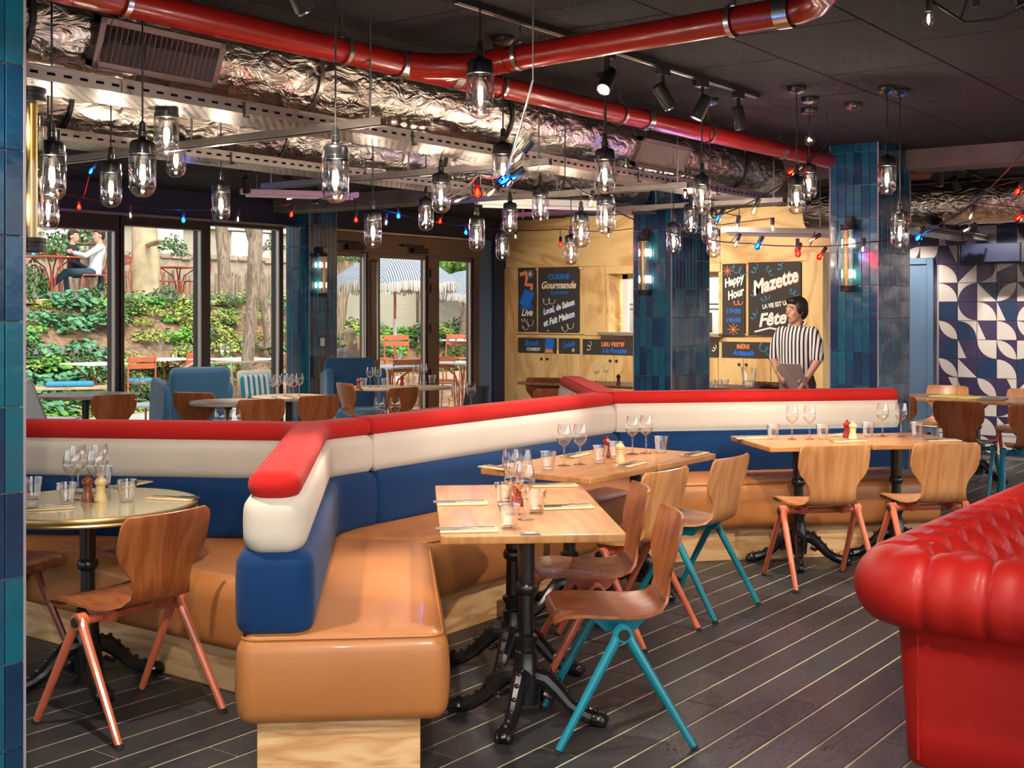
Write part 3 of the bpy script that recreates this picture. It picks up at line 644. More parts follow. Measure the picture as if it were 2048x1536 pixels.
# ------------------------------------------------------------------ tiled pillars
def pillar(label,x0,y0,nx,ny,z1,faces,zmin=.4,tw=.0647):
    """corner (x0,y0) is nearest to the camera; -X face is ny tiles wide going +Y, -Y face nx tiles wide going +X"""
    t=thing('tiled_pillar',label,'pillar',(x0,y0,0)); X,Y=nx*tw,ny*tw
    MB().box((.008,.008,-.0),(X-.008,Y-.008,z1)).obj('core',K['white_grout'],t)
    for (a,b) in ((0,0),(X,0),(0,Y)): MB().box((a-.005,b-.005,0),(a+.004,b+.004,z1)).obj('corner_trim',K['white_grout'],t)
    g=.004
    for f in faces:
        n=ny if f=='-X' else nx
        for r in range(-1,14):
            za=TP*r+ZOFF; zb=min(za+TP,z1); za=max(za,0)
            if zb<zmin or zb-za<.03: continue
            for k in range(n):
                if f=='-X': me=cached(('tx',round(zb-za,3)),lambda:MB().cbox((-.004,g/2,g/2),(.01,tw-g/2,zb-za-g/2),.0015).mesh('tile',K['tile'],0)); loc=(0,k*tw,za)
                elif f=='+X': me=cached(('tX',round(zb-za,3)),lambda:MB().cbox((-.01,g/2,g/2),(.004,tw-g/2,zb-za-g/2),.0015).mesh('tile',K['tile'],0)); loc=(X,k*tw,za)
                else: me=cached(('ty',round(zb-za,3)),lambda:MB().cbox((g/2,-.004,g/2),(tw-g/2,.01,zb-za-g/2),.0015).mesh('tile',K['tile'],0)); loc=(k*tw,0,za)
                link('tile',me,t,loc)
    return t
def corner(px,pitch): return at_d(px,HY,FPX*TP/pitch)
ZOFF=0
c3=corner(1756,67.2); ZOFF=(at_d(1756,637,c3.x*CA+c3.y*SA).z)%TP-TP
p3=pillar('blue glazed tile pillar beside the service door on the right',c3.x,c3.y,11,6,H,('-X','-Y'))
c2=corner(1343,58.7); ZOFF=(at_d(1343,400+1032/4.3875,c2.x*CA+c2.y*SA).z)%TP-TP
p2=pillar('blue glazed tile pillar in front of the plywood bar hatch',c2.x,c2.y,11,6,H,('-X','-Y'))
c1=corner(601,43.7); ZOFF=(at_d(601,380+1138/4.6545,c1.x*CA+c1.y*SA).z)%TP-TP
p1=pillar('blue glazed tile pillar between the windows and garden doors',c1.x,c1.y-.15,7,6,H-.1,('-X','-Y'),.3)
d0=FPX*TP/170; c0=at_d(48,HY,d0); ZOFF=(at_d(48,400+710/2.926,d0).z)%TP-TP
p0=pillar('blue glazed tile pillar cut off by the left edge of the photo',c0.x-9*.0647,c0.y,9,7,H,('-Y','+X'),0)
# sign plate on pillar 1
MB().cbox((0,-.012,0),(.07,-.001,.1),.003).obj('notice_plate',K['white'],p1,loc=(.17,-.004,at_d(627,693,14.7).z))
# concrete downstand beam over the pillars
bx0=c3.x+.62
beam=struct('trim_beam',MB().cbox((bx0,-1,H-.155),(bx0+.36,c3.y+.02,H+.02),.006).cbox((bx0,c3.y+.38,H-.155),(bx0+.36,WY,H+.02),.006),K['concrete'],'raw concrete downstand beam running over the tiled pillars')

# ------------------------------------------------------------------ banquette: skeleton in plan
J1=Vector((4.112,4.221)); J2=Vector((6.80,4.28)); NA=Vector((2.765,3.005)); LW=Vector((3.33,5.60)); FE=Vector((8.27,2.90)); A2=Vector((8.30,5.56))
SEATZ,SEATB=.495,.20
def arms_poly(J,ends,t,endr=.07,fr=.10):
    """outline of a star of arms; returns ccw polygon + plan radii"""
    A=sorted(ends,key=lambda e:math.atan2(e.y-J.y,e.x-J.x)); P=[];R=[]
    n=len(A)
    for i in range(n):
        d=unit(A[i]-J); nrm=Vector((-d.y,d.x))
        P+= [A[i]-nrm*t, A[i]+nrm*t]; R+=[endr,endr]
        d2=unit(A[(i+1)%n]-J); a1=math.atan2(d.y,d.x); a2=math.atan2(d2.y,d2.x); dl=(a2-a1)%(2*PI)
        b=a1+dl/2; P.append(J+Vector((math.cos(b),math.sin(b)))*(t/math.sin(dl/2))); R.append(fr)
    return P,R
seam1=J1+unit(J2-J1)*.34; seam2=J2-unit(J2-J1)*.03
bq=thing('banquette','zigzag banquette with red, white and blue bolster back and tan leather seats','banquette',(0,0,0))
LAYERS=(('blue','blue_fab',.125,SEATZ-.02,.765,.055),('white','white_fab',.10,.745,.945,.055),('red','red_fab',.083,.925,1.018,.042))
for nm,mt,t,z0,z1,e in LAYERS:
    g=.004
    P,R=arms_poly(J1,[NA,LW,seam1-unit(J2-J1)*g],t,min(t*.75,.07),.16); R=[ (r if i<len(R) else r) for i,r in enumerate(R)]
    d=unit(J2-J1); nn=Vector((-d.y,d.x))
    # square the seam end
    for i,p in enumerate(P):
        if (p-seam1).length<t+.02: R[i]=.025
    cushion(P,R,z0,z1,e,bulge=.006).obj(nm+'_bolster',K[mt],bq)
    a,b=seam1+d*g,seam2-d*g
    cushion([a-nn*t,b-nn*t,b+nn*t,a+nn*t],[.025]*4,z0,z1,e,bulge=.006).obj(nm+'_bolster',K[mt],bq)
    P,R=arms_poly(J2+d*.02,[FE,A2,seam2+d*g],t,min(t*.75,.07),.16)
    for i,p in enumerate(P):
        if (p-seam2).length<t+.02: R[i]=.025
    cushion(P,R,z0,z1,e,bulge=.006).obj(nm+'_bolster',K[mt],bq)
# seats (front side): near arm, main run, far arm, mitred
def offl(a,b,o):      # line a->b shifted to its right by o
    d=unit(b-a); n=Vector((d.y,-d.x)); return a+n*o,d
def isect(l1,l2):
    p,d=l1;q,e=l2; den=d.cross(e); return p+d*((q-p).cross(e)/den)
def strip(path,o0,o1,gaps=.004):
    """quads along path between right-offsets o0 and o1, mitred at the knees"""
    L0=[offl(path[i],path[i+1],o0) for i in range(len(path)-1)]; L1=[offl(path[i],path[i+1],o1) for i in range(len(path)-1)]
    A=[L0[0][0]]+[isect(L0[i],L0[i+1]) for i in range(len(L0)-1)]+[offl(path[-2],path[-1],o0)[0]+(path[-1]-path[-2])]
    B=[L1[0][0]]+[isect(L1[i],L1[i+1]) for i in range(len(L1)-1)]+[offl(path[-2],path[-1],o1)[0]+(path[-1]-path[-2])]
    return [[A[i],B[i],B[i+1],A[i+1]] for i in range(len(L0))]
NA2=NA-unit(J1-NA)*.025; FE2=FE+unit(FE-J2)*.03
for q in strip([NA2,J1,J2,FE2],-.115,.56):
    q=ccw(q); cushion(q,[.05]*4,SEATB,SEATZ,.058,ne=6,crown=.010,bulge=.012,eb=.05).obj('seat_cushion',K['leather'],bq)
    MB().tube([(v.x,v.y,SEATZ-.015) for v in round_poly(inset_poly(q,.012),.045,5)],.0045,6,closed=True).obj('seam_piping',K['leather'],bq)
for q in strip([NA2+unit(J1-NA)*.09,J1,J2,FE2-unit(FE-J2)*.08],-.06,.475):
    q=ccw(q); cushion(q,[.004]*4,0,SEATB+.03,.002,ne=1,eb=.001).obj('plinth',K['plinth'],bq)
# corner seat by the round table
cs=ccw([J1,LW+Vector((-.02,-.05)),Vector((3.23,5.38)),Vector((3.24,3.56))])
cushion(cs,[.03,.06,.12,.05],SEATB,SEATZ-.01,.085,ne=6,crown=.0,bulge=.012,eb=.05).obj('seat_cushion',K['leather'],bq)
cs=ccw([J1,LW+Vector((.03,-.12)),Vector((3.36,5.30)),Vector((3.36,3.66))])
cushion(cs,[.01]*4,0,SEATB+.03,.002,ne=1,eb=.001).obj('plinth',K['plinth'],bq)
# seats behind the main run
for q in strip([A2,J2,J1,LW],-.02,.56):
    q=ccw(q); cushion(q,[.05]*4,SEATB,SEATZ,.07,ne=4,eb=.05).obj('seat_cushion',K['leather'],bq)
for q in strip([A2,J2,J1,LW],-.02,.47):
    q=ccw(q); cushion(q,[.004]*4,0,SEATB+.03,.002,ne=1,eb=.001).obj('plinth',K['plinth'],bq)

# ------------------------------------------------------------------ cafe tables on cast-iron bases
def iron_leg_mesh():
    def f():
        mb=MB()
        pts=[(.04,0,.165),(.08,0,.158),(.125,0,.118),(.17,0,.07),(.215,0,.042),(.255,0,.030)]; rs=[.034,.036,.03,.027,.026,.03]
        mb.tube(pts,rs,10)
        mb.ball((.275,0,.028),(.042,.036,.027),10,6)
        for s in (-1,1): mb.ball((.295,s*.02,.022),(.02,.014,.02),8,5)
        for k in range(7):                         # beaded rib on top of the leg
            q=k/6; i=min(int(q*5),4); u=q*5-i; p=[pts[i][j]*(1-u)+pts[i+1][j]*u for j in range(3)]; r=rs[i]*(1-u)+rs[i+1]*u
            mb.ball((p[0]+r*.5,0,p[2]+r*.85),.010,6,4)
        mb.tube([(.07,0,.10),(.10,0,.085),(.125,0,.10),(.12,0,.12)],[.012,.012,.01,.006],6)
        return mb.mesh('foot',K['black'])
    return cached('ironleg',f)
def column_mesh():
    prof=[(.05,.06),(.056,.12),(.06,.165),(.048,.185),(.044,.255),(.036,.262),(.036,.285),(.046,.30),(.046,.315),(.031,.325),(.029,.47),(.040,.48),(.044,.495),(.040,.51),(.032,.52),(.034,.70),(.05,.705),(.05,.72)]
    return cached('ironcol',lambda:MB().lathe(prof,16).mesh('column',K['black']))
def base(t,z=0,nf=4,a0=1.2):
    link('column',column_mesh(),t,(0,0,z))
    for k in range(nf): link('foot',iron_leg_mesh(),t,(0,0,z),a0+2*PI*k/nf)
    MB().box((-.14,-.03,.715),(.14,.03,.726)).box((-.03,-.14,.715),(.03,.14,.726)).obj('top_bracket',K['black'],t)
TZ=.75
def sq_table(label,c,rz,lx=.634,ly=.66,mat='table',nf=4,a0=1.2,group=None):
    t=thing('cafe_table',label,'table',(c[0],c[1],0),rz,group)
    cushion([(-lx/2,-ly/2),(lx/2,-ly/2),(lx/2,ly/2),(-lx/2,ly/2)],[.012]*4,TZ-.03,TZ,.003,ns=3,ne=2).obj('table_top',K[mat],t)
    base(t,0,nf,a0); return t
def rd_table(label,c,R,mat='greytop',band=None,ex=1,group=None,rz=0,nf=4):
    t=thing('round_cafe_table',label,'table',(c[0],c[1],0),rz,group)
    n=48; M=Matrix.Diagonal((ex,1,1,1))
    if band:
        MB().lathe([(R-.01,TZ-.038),(R,TZ-.036),(R+.003,TZ-.03),(R-.001,TZ-.024),(R+.003,TZ-.018),(R+.003,TZ-.008),(R,TZ-.001),(R-.015,TZ)],n,cap=False).obj('edge_band',K[band],t)
        MB().lathe([(R-.012,TZ-.03),(R-.012,TZ)],n).obj('table_top',K[mat],t)
    else: MB().lathe([(R-.02,TZ-.03),(R-.002,TZ-.028),(R,TZ-.018),(R-.004,TZ-.003),(R-.01,TZ)],n,M=M).obj('table_top',K[mat],t)
    base(t,0,nf); return t
aN=math.atan2(J1.y-NA.y,J1.x-NA.x)
T1=sq_table('square oak cafe table nearest the camera, beside the bench end',(3.80,2.745),aN-.02)
T2=sq_table('square oak cafe table directly behind the nearest table',(4.285,3.165),aN-.02)
T3a=sq_table('left oak table of the pair in front of the middle bench run',(5.235,3.51),0)
T3b=sq_table('right oak table of the pair in front of the middle bench run',(5.877,3.505),0)
aF=math.atan2(FE.y-J2.y,FE.x-J2.x)
T4a=sq_table('left oak table of the pair at the far bench by the pillar',(7.13,3.10),aF)
T4b=sq_table('right oak table of the pair at the far bench by the pillar',(7.60,2.66),aF)
TR=rd_table('round sage-topped table with brass edge at the corner bench',(3.075,4.455),.44,'glasstop','brass')
TG=sq_table('oak table by the mosaic wall with papers on it',(11.55,3.30),0,.72,1.35)
b1=at_z(171,788,TZ); b2=at_z(456,802,TZ); b3=at_z(578,792,TZ); b4=at_z(795,773,TZ)
B1=rd_table('round grey-brown table beside the left garden window',(b1.x,b1.y),.43)
B2=rd_table('round grey-brown table in front of the blue armchair back',(b2.x,b2.y),.33)
B3=rd_table('round grey-brown table by the pillar holding six wine glasses',(b3.x,b3.y),.35)
B4=rd_table('oval grey-brown table in front of the garden doors',(b4.x,b4.y),.33,ex=1.75,rz=-YAW-.15)
B5=sq_table('small table behind the left part of the banquette back',(4.92,5.74),0,.6,.6)
B6=sq_table('small table behind the middle part of the banquette back',(6.19,5.66),0,.6,.6)
q=at_z(1170,766,TZ); B7=sq_table('oak table near the plywood cabinets behind the red bolster',(q.x+.1,q.y),0,.7,1.5)
q=at_z(922,818,TZ); B8=sq_table('oak table with a cluster of glasses left of the plywood wall',(q.x,q.y),0,.6,.6)
q=at_z(1500,776,TZ); BC=sq_table('service table with jug and glasses in front of the waiter',(q.x+.1,q.y),0,.7,1.7)

# ------------------------------------------------------------------ plywood shell chairs with compass legs
def shell_mesh(mat):
    def f():
        prof=[(.215,.418,.165),(.212,.436,.19),(.19,.452,.20),(.12,.456,.203),(.03,.450,.203),(-.06,.446,.197),(-.12,.449,.182),(-.165,.462,.158),(-.193,.488,.138),(-.207,.525,.131),(-.213,.565,.139),(-.218,.60,.163),(-.224,.635,.192),(-.232,.675,.206),(-.243,.72,.207),(-.253,.76,.205),(-.259,.785,.198),(-.262,.80,.178)]
        nu=len(prof); nv=11; rows=[]
        for i,(x,z,w) in enumerate(prof):
            a=prof[max(i-1,0)]; b=prof[min(i+1,nu-1)]; tx,tz=b[0]-a[0],b[1]-a[1]; L=math.hypot(tx,tz); nx,nz=-tz/L,tx/L   # normal
            if i<nu*.5: 
                pass
            r=[]
            for j in range(nv):
                t=-1+2*j/(nv-1); back=min(max((i-7)/5,0),1)
                cx=.028*t*t*back; cz=.010*t*t*(1-back)
                r.append((Vector((x+cx,t*w,z+cz)),Vector((nx,0,nz))))
            rows.append(r)
        th=.0055; mb=MB(); F=[[p+n*th for p,n in r] for r in rows]; B=[[p-n*th for p,n in r] for r in rows]
        vs=[v for r in F for v in r]+[v for r in B for v in r]; o=nu*nv; fs=[]
        for i in range(nu-1):
            for j in range(nv-1):
                a,b,c,d=i*nv+j,i*nv+j+1,(i+1)*nv+j+1,(i+1)*nv+j
                fs.append((a,b,c,d)); fs.append((o+d,o+c,o+b,o+a))
        for i in range(nu-1):
            fs.append((i*nv,(i+1)*nv,o+(i+1)*nv,o+i*nv)); fs.append((o+i*nv+nv-1,o+(i+1)*nv+nv-1,(i+1)*nv+nv-1,i*nv+nv-1))
        for j in range(nv-1):
            fs.append((o+j,o+j+1,j+1,j)); e=(nu-1)*nv; fs.append((e+j,e+j+1,o+e+j+1,o+e+j))
        mb.add(vs,fs); return mb.mesh('seat_shell',K[mat],50)
    return cached(('shell',mat),f)
PV=(-.015,.222,.398)
def chair(label,x,y,rz,leg='salmon',shell='chair_l',detail=2,group=None):
    t=thing('plywood_chair',label,'chair',(x,y,0),rz,group)
    link('seat_shell',shell_mesh(shell),t)
    for s in (-1,1):
        for fx in (.215,-.262):
            me=cached(('cleg',leg,s,fx),lambda:MB().tube([(PV[0]+(.012 if fx>0 else -.012),s*PV[1],PV[2]+.022),(PV[0]+(.03 if fx>0 else -.03),s*(PV[1]+.003),PV[2]-.02),(fx,s*.242,.012)],[.019,.0185,.0135],10).mesh('leg',K[leg]))
            l=link('leg',me,t)
            if detail>1:
                link('foot_cap',cached(('cfoot',s,fx),lambda:MB().tube([(fx,s*.242,.016),(fx+(.004 if fx>0 else -.004),s*.2425,0)],[.0145,.0145],8).mesh('foot_cap',K['rubber'])),l)
        if detail>1:
            link('pivot',cached(('cpiv',leg,s),lambda:MB().tube([(PV[0],s*(PV[1]-.02),PV[2]+.012),(PV[0],s*(PV[1]+.02),PV[2]+.012)],.03,16).mesh('pivot',K[leg])),t)
            link('pivot_cap',cached(('ccap',s),lambda:MB().tube([(PV[0],s*(PV[1]+.019),PV[2]+.010),(PV[0],s*(PV[1]+.026),PV[2]+.010)],[.021,.018],14).mesh('pivot_cap',K['rubber'])),t)
            link('bracket',cached(('cbr',leg,s),lambda:MB().prism([(-.06,0),(.05,0),(.10,.046),(-.10,.046)],-.012,.012,M=Matrix.Translation((PV[0],s*.12,PV[2]-.002))@Matrix.Rotation(PI/2,4,'X')).mesh('bracket',K[leg],0)),t)
    link('crossbar',cached(('cbar',leg),lambda:MB().tube([(PV[0],-PV[1],PV[2]+.010),(PV[0],PV[1],PV[2]+.010)],.017,10).mesh('crossbar',K[leg])),t)
    return t
chair('plywood chair with teal legs nearest the camera at the front table',3.885,2.43,math.radians(131),'teal','chair_d')
chair('plywood chair with salmon legs right behind the nearest teal-legged chair',4.385,2.86,math.radians(131),'salmon','chair_d')
chair('plywood chair with salmon legs at the left table of the middle pair',5.10,3.10,math.radians(88),'salmon','chair_l')
chair('plywood chair with teal legs at the right table of the middle pair',5.745,3.09,math.radians(90),'teal','chair_l')
chair('plywood chair with salmon legs at the left table of the far pair',6.72,2.80,math.radians(46),'salmon','chair_l')
chair('plywood chair with salmon legs at the far pair, half behind the red sofa',7.20,2.34,math.radians(46),'salmon','chair_l')
chair('plywood chair with coral legs in front of the round sage table',2.915,3.975,math.radians(92),'salmon','chair_d')
chair('plywood chair with maroon legs partly hidden by the left tiled pillar',2.99,5.02,math.radians(-80),'maroon','chair_d')
q=at_z(1905,985,0); chair('plywood chair with teal legs backing onto the aisle at the mosaic wall table',10.55,3.10,0,'teal','chair_d')
chair('plywood chair half hidden by the right tiled pillar at the mosaic wall table',10.95,3.78,0,'teal','chair_d')
chair('plywood chair with teal legs at the right edge behind the red sofa',10.45,2.55,math.radians(20),'teal','chair_d')
chair('plywood chair against the slate door side of the mosaic wall',12.25,3.85,PI,'salmon','chair_l')
chair('plywood chair with its back to the mosaic wall tiles',12.15,3.05,PI,'salmon','chair_l')
def chair_px(label,px,py,rz,leg='salmon',shell='chair_d',z=.79):
    p=at_z(px,py,z); r=math.radians(rz); return chair(label,p.x+.24*math.cos(r),p.y+.24*math.sin(r),r,leg,shell,1)
chair_px('plywood chair in front of the round table at the left window',230,791,75)
chair_px('plywood chair left of the round table near the blue armchair back',386,787,25)
chair_px('plywood chair right of the small round table, behind the bolster',523,801,62)
chair_px('plywood chair in front of the six wine glasses by the pillar',640,793,75)
chair_px('plywood chair at the left end of the oval table',688,768,-20)
chair_px('plywood chair in front of the oval table',808,777,85)
chair_px('plywood chair near the plywood cabinets, the taller of two',1088,757,30)
chair_px('plywood chair just behind the red bolster below the cabinets',1108,779,60)
chair_px('plywood chair behind the service table near the waiter',1542,766,180)

# ------------------------------------------------------------------ things on the tables
def wine_mesh():
    prof=[(.0,.002),(.034,.0025),(.035,.004),(.012,.008),(.0045,.014),(.004,.095),(.010,.103),(.026,.115),(.036,.132),(.039,.150),(.037,.175),(.032,.20),(.0295,.212)]
    return cached('wine',lambda:MB().lathe(prof,20,cap=False).mesh('wine_glass',K['glass'],60))
def tumbler_mesh():
    def f():
        mb=MB().lathe([(.0,.004),(.026,.004),(.028,.0),(.029,.006),(.034,.05),(.037,.062),(.0385,.064),(.041,.09),(.039,.0905),(.036,.065),(.027,.012),(.0,.011)],18,cap=False)
        return mb.mesh('tumbler',K['glass'],20)
    return cached('tumbler',f)
def mill_mesh(m):
    prof=[(.0,0),(.026,0),(.027,.012),(.021,.03),(.017,.045),(.020,.062),(.017,.066),(.024,.074),(.025,.085),(.016,.096),(.007,.10),(.008,.108),(.0,.112)]
    return cached(('mill',m),lambda:MB().lathe(prof,16).mesh('pepper_mill',K[m]))
def cutlery_parts(t):
    def nap(): return MB().cbox((-.105,-.045,0),(.105,.045,.006),.002).mesh('napkin',K['napkin'],0)
    def fork():
        mb=MB().tube([(-.12,.012,.010),(-.02,.012,.010),(.03,.012,.012)],[.004,.003,.0025],6)
        mb.box((.03,.004,.010),(.055,.020,.013))
        for k in range(4): mb.box((.055,.0045+k*.0045,.010),(.092,.0065+k*.0045,.012))
        return mb.mesh('fork',K['steel'])
    def knife(): return MB().tube([(-.12,-.012,.010),(-.03,-.012,.010)],[.005,.004],6).add([(-.03,-.007,.011),(.09,-.012,.011),(.095,-.018,.011),(-.03,-.018,.011),(-.03,-.007,.009),(.09,-.012,.009),(.095,-.018,.009),(-.03,-.018,.009)],[(0,1,2,3),(7,6,5,4),(0,4,5,1),(1,5,6,2),(2,6,7,3),(3,7,4,0)]).mesh('knife',K['steel'],0)
    link('napkin',cached('nap',nap),t); link('fork',cached('fork',fork),t); link('knife',cached('knife',knife),t)
ALL={}
def put(kind,where,px,py,rz=0,mat=None,z=TZ,loc=None):
    p=loc or at_z(px,py,z); key=(kind,where); lst=ALL.setdefault(key,[])
    if kind=='wine glass': o=link('wine_glass',wine_mesh(),None,(p[0],p[1],z)); tag(o,None,'wine glass')
    elif kind=='tumbler': o=link('tumbler',tumbler_mesh(),None,(p[0],p[1],z),random.random()); tag(o,None,'glass')
    elif kind.endswith('mill') or kind.endswith('shaker'): o=link('pepper_mill',mill_mesh(mat),None,(p[0],p[1],z)); tag(o,None,'mill')
    else: o=thing('cutlery_setting',None,'cutlery',(p[0],p[1],z+.0005),rz); cutlery_parts(o)
    o['group']='table settings'; lst.append(o); return o
w='on the nearest square table'
put('cutlery setting on a napkin',w,938,1062,aN-PI/2); put('cutlery setting on a napkin','on the table behind the nearest one',925,1008,aN-PI/2)
put('cutlery setting on a napkin','on the table behind the nearest one',1135,1016,aN-PI/2+.1); put('cutlery setting on a napkin','on the table behind the nearest one',1108,972,aN-PI/2)
for x,y in ((1018,1058),): put('tumbler',w,x,y)
w='in the crowded middle of the two front tables'
for x,y in ((1072,1027),(1008,1010),): put('tumbler',w,x,y)
for x,y in ((1028,1030),(1050,1040),(1022,998),(1046,1000)): put('wine glass',w,x,y)
put('red pepper mill',w,1034,1012,mat='mill_red')
tg=at_z(1060,1068,TZ); t=thing('table_tag','small grey name tag lying on the nearest square table','tag',(tg.x,tg.y,TZ+.0005),aN-PI/2); MB().cbox((-.035,-.022,0),(.035,.022,.004),.001).obj('plate',K['tagm'],t); MB().box((-.018,-.006,.004),(.018,.006,.0045)).obj('print',K['print_w'],t)
w='on the middle pair of tables'
for x,y in ((1128,932),(1160,930),(1265,909),(1292,907)): put('wine glass',w,x,y)
for x,y in ((1096,939),(1200,926),(1232,917),(1322,905)): put('tumbler',w,x,y)
put('red pepper mill',w,1214,914,mat='mill_red'); put('pale salt shaker',w,1240,925,mat='mill_cream')
for x,y,r in ((996,937,1.4),(1152,911,.1),(1262,930,.1),(1390,909,.1)): put('cutlery setting on a napkin',w,x,y,r)
w='on the far pair of tables'
for x,y in ((1584,879),(1619,879),(1765,873),(1802,874)): put('wine glass',w,x,y)
for x,y in ((1546,878),(1645,878),(1736,873),(1834,873)): put('tumbler',w,x,y)
put('red pepper mill',w,1694,875,mat='mill_red'); put('pale salt shaker',w,1706,878,mat='mill_cream')
for x,y,r in ((1502,877,-.75),(1672,871,-.75),(1696,883,-.75),(1885,882,-.75)): put('cutlery setting on a napkin',w,x,y,r)
w='on the round sage table'
for x,y in ((145,1001),(156,988),(192,1003),(200,985)): put('wine glass',w,x,y)
for x,y in ((65,998),(133,1010),(254,1003),(208,972)): put('tumbler',w,x,y)
put('brown pepper mill',w,175,1002,mat='mill_brown'); put('pale salt shaker',w,201,1003,mat='mill_cream')
for x,y,r in ((92,1018,-.5),(345,998,1.9),(262,970,.3)): put('cutlery setting on a napkin',w,x,y,r)
w='on the round table by the left window'
for x,y in ((274,780),(285,782)): put('wine glass',w,x,y,loc=(at_z(x,800,TZ)))
w='on the small table by the garden pillar'
for x,y in ((545,795),(553,798),(569,792),(579,794),(587,797),(599,792)): put('wine glass',w,x,y)
w='on the oval table by the garden doors'
for x,y in ((740,775),(756,775),(832,768),(848,766)): put('wine glass',w,x,y)
for x,y in ((727,773),(770,774),(824,770),(864,767)): put('tumbler',w,x,y)
put('brown pepper mill',w,717,777,mat='mill_brown'); put('red pepper mill',w,804,771,mat='mill_red'); put('pale salt shaker',w,812,771,mat='mill_cream')
for k,(x,y) in enumerate(((4.845,5.725),(4.898,5.653))): put('wine glass','just behind the left red bolster',0,0,loc=(x,y,TZ))
for k,(x,y) in enumerate(((6.143,5.65),(6.207,5.566))): put('wine glass','just behind the middle red bolster',0,0,loc=(x,y,TZ))
w='in the cluster left of the plywood wall'
for x,y in ((912,818),(926,814),(942,818)): put('wine glass',w,x,y)
put('pale salt shaker',w,902,818,mat='mill_cream')
w='on the table below the plywood cabinets'
for x,y in ((1193,766),(1212,764)): put('wine glass',w,x,y)
put('red pepper mill',w,1237,768,mat='mill_red')
w='on the service table near the waiter'
for x in (1400,1412,1424,1438,1450): put('tumbler',w,x,776)
for (kind,where),lst in ALL.items():
    if len(lst)==1: lst[0]['label']='%s %s'%(kind,where)
    else: rank_labels(lst,'{0} %s {1}%s'%(kind,where))
q=at_z(1498,776,TZ); j=thing('water_jug','clear glass water jug on the service table in front of the waiter','jug',(q.x,q.y,TZ))
MB().lathe([(.0,.006),(.062,.004),(.066,.01),(.070,.10),(.082,.20),(.085,.215)],20,cap=False).obj('body',K['glass'],j); MB().lathe([(.0,.008),(.06,.008),(.064,.07),(.0,.07)],20,cap=False).obj('water',K['glass'],j); MB().tube([(.07,0,.19),(.12,0,.18),(.125,0,.12),(.07,0,.06)],.008,8).obj('handle',K['glass'],j)
q=at_z(1560,776,TZ); t=thing('service_tray','flat black tray on the service table in front of the waiter','tray',(q.x,q.y,TZ)); MB().lathe([(0,.0),(.2,0),(.22,.02),(.215,.022),(.197,.005),(0,.005)],28).obj('plate',K['blackm'],t)
for k,(x,y,m,r) in enumerate(((1945,796,'yellowp',.2),(1900,794,'yellowp',1.2),(1985,800,'tagm',.1))):
    q=at_z(x,y,TZ); o=MB().cbox((-.15,-.11,0),(.15,.11,.006+.004*k),.001).obj('menu_paper',K[m],None,(q.x,q.y,TZ+.0005),r); tag(o,['yellow menu sheet on the mosaic wall table','second yellow menu sheet nearer the pillar','grey menu folder on the mosaic wall table'][k],'menu')

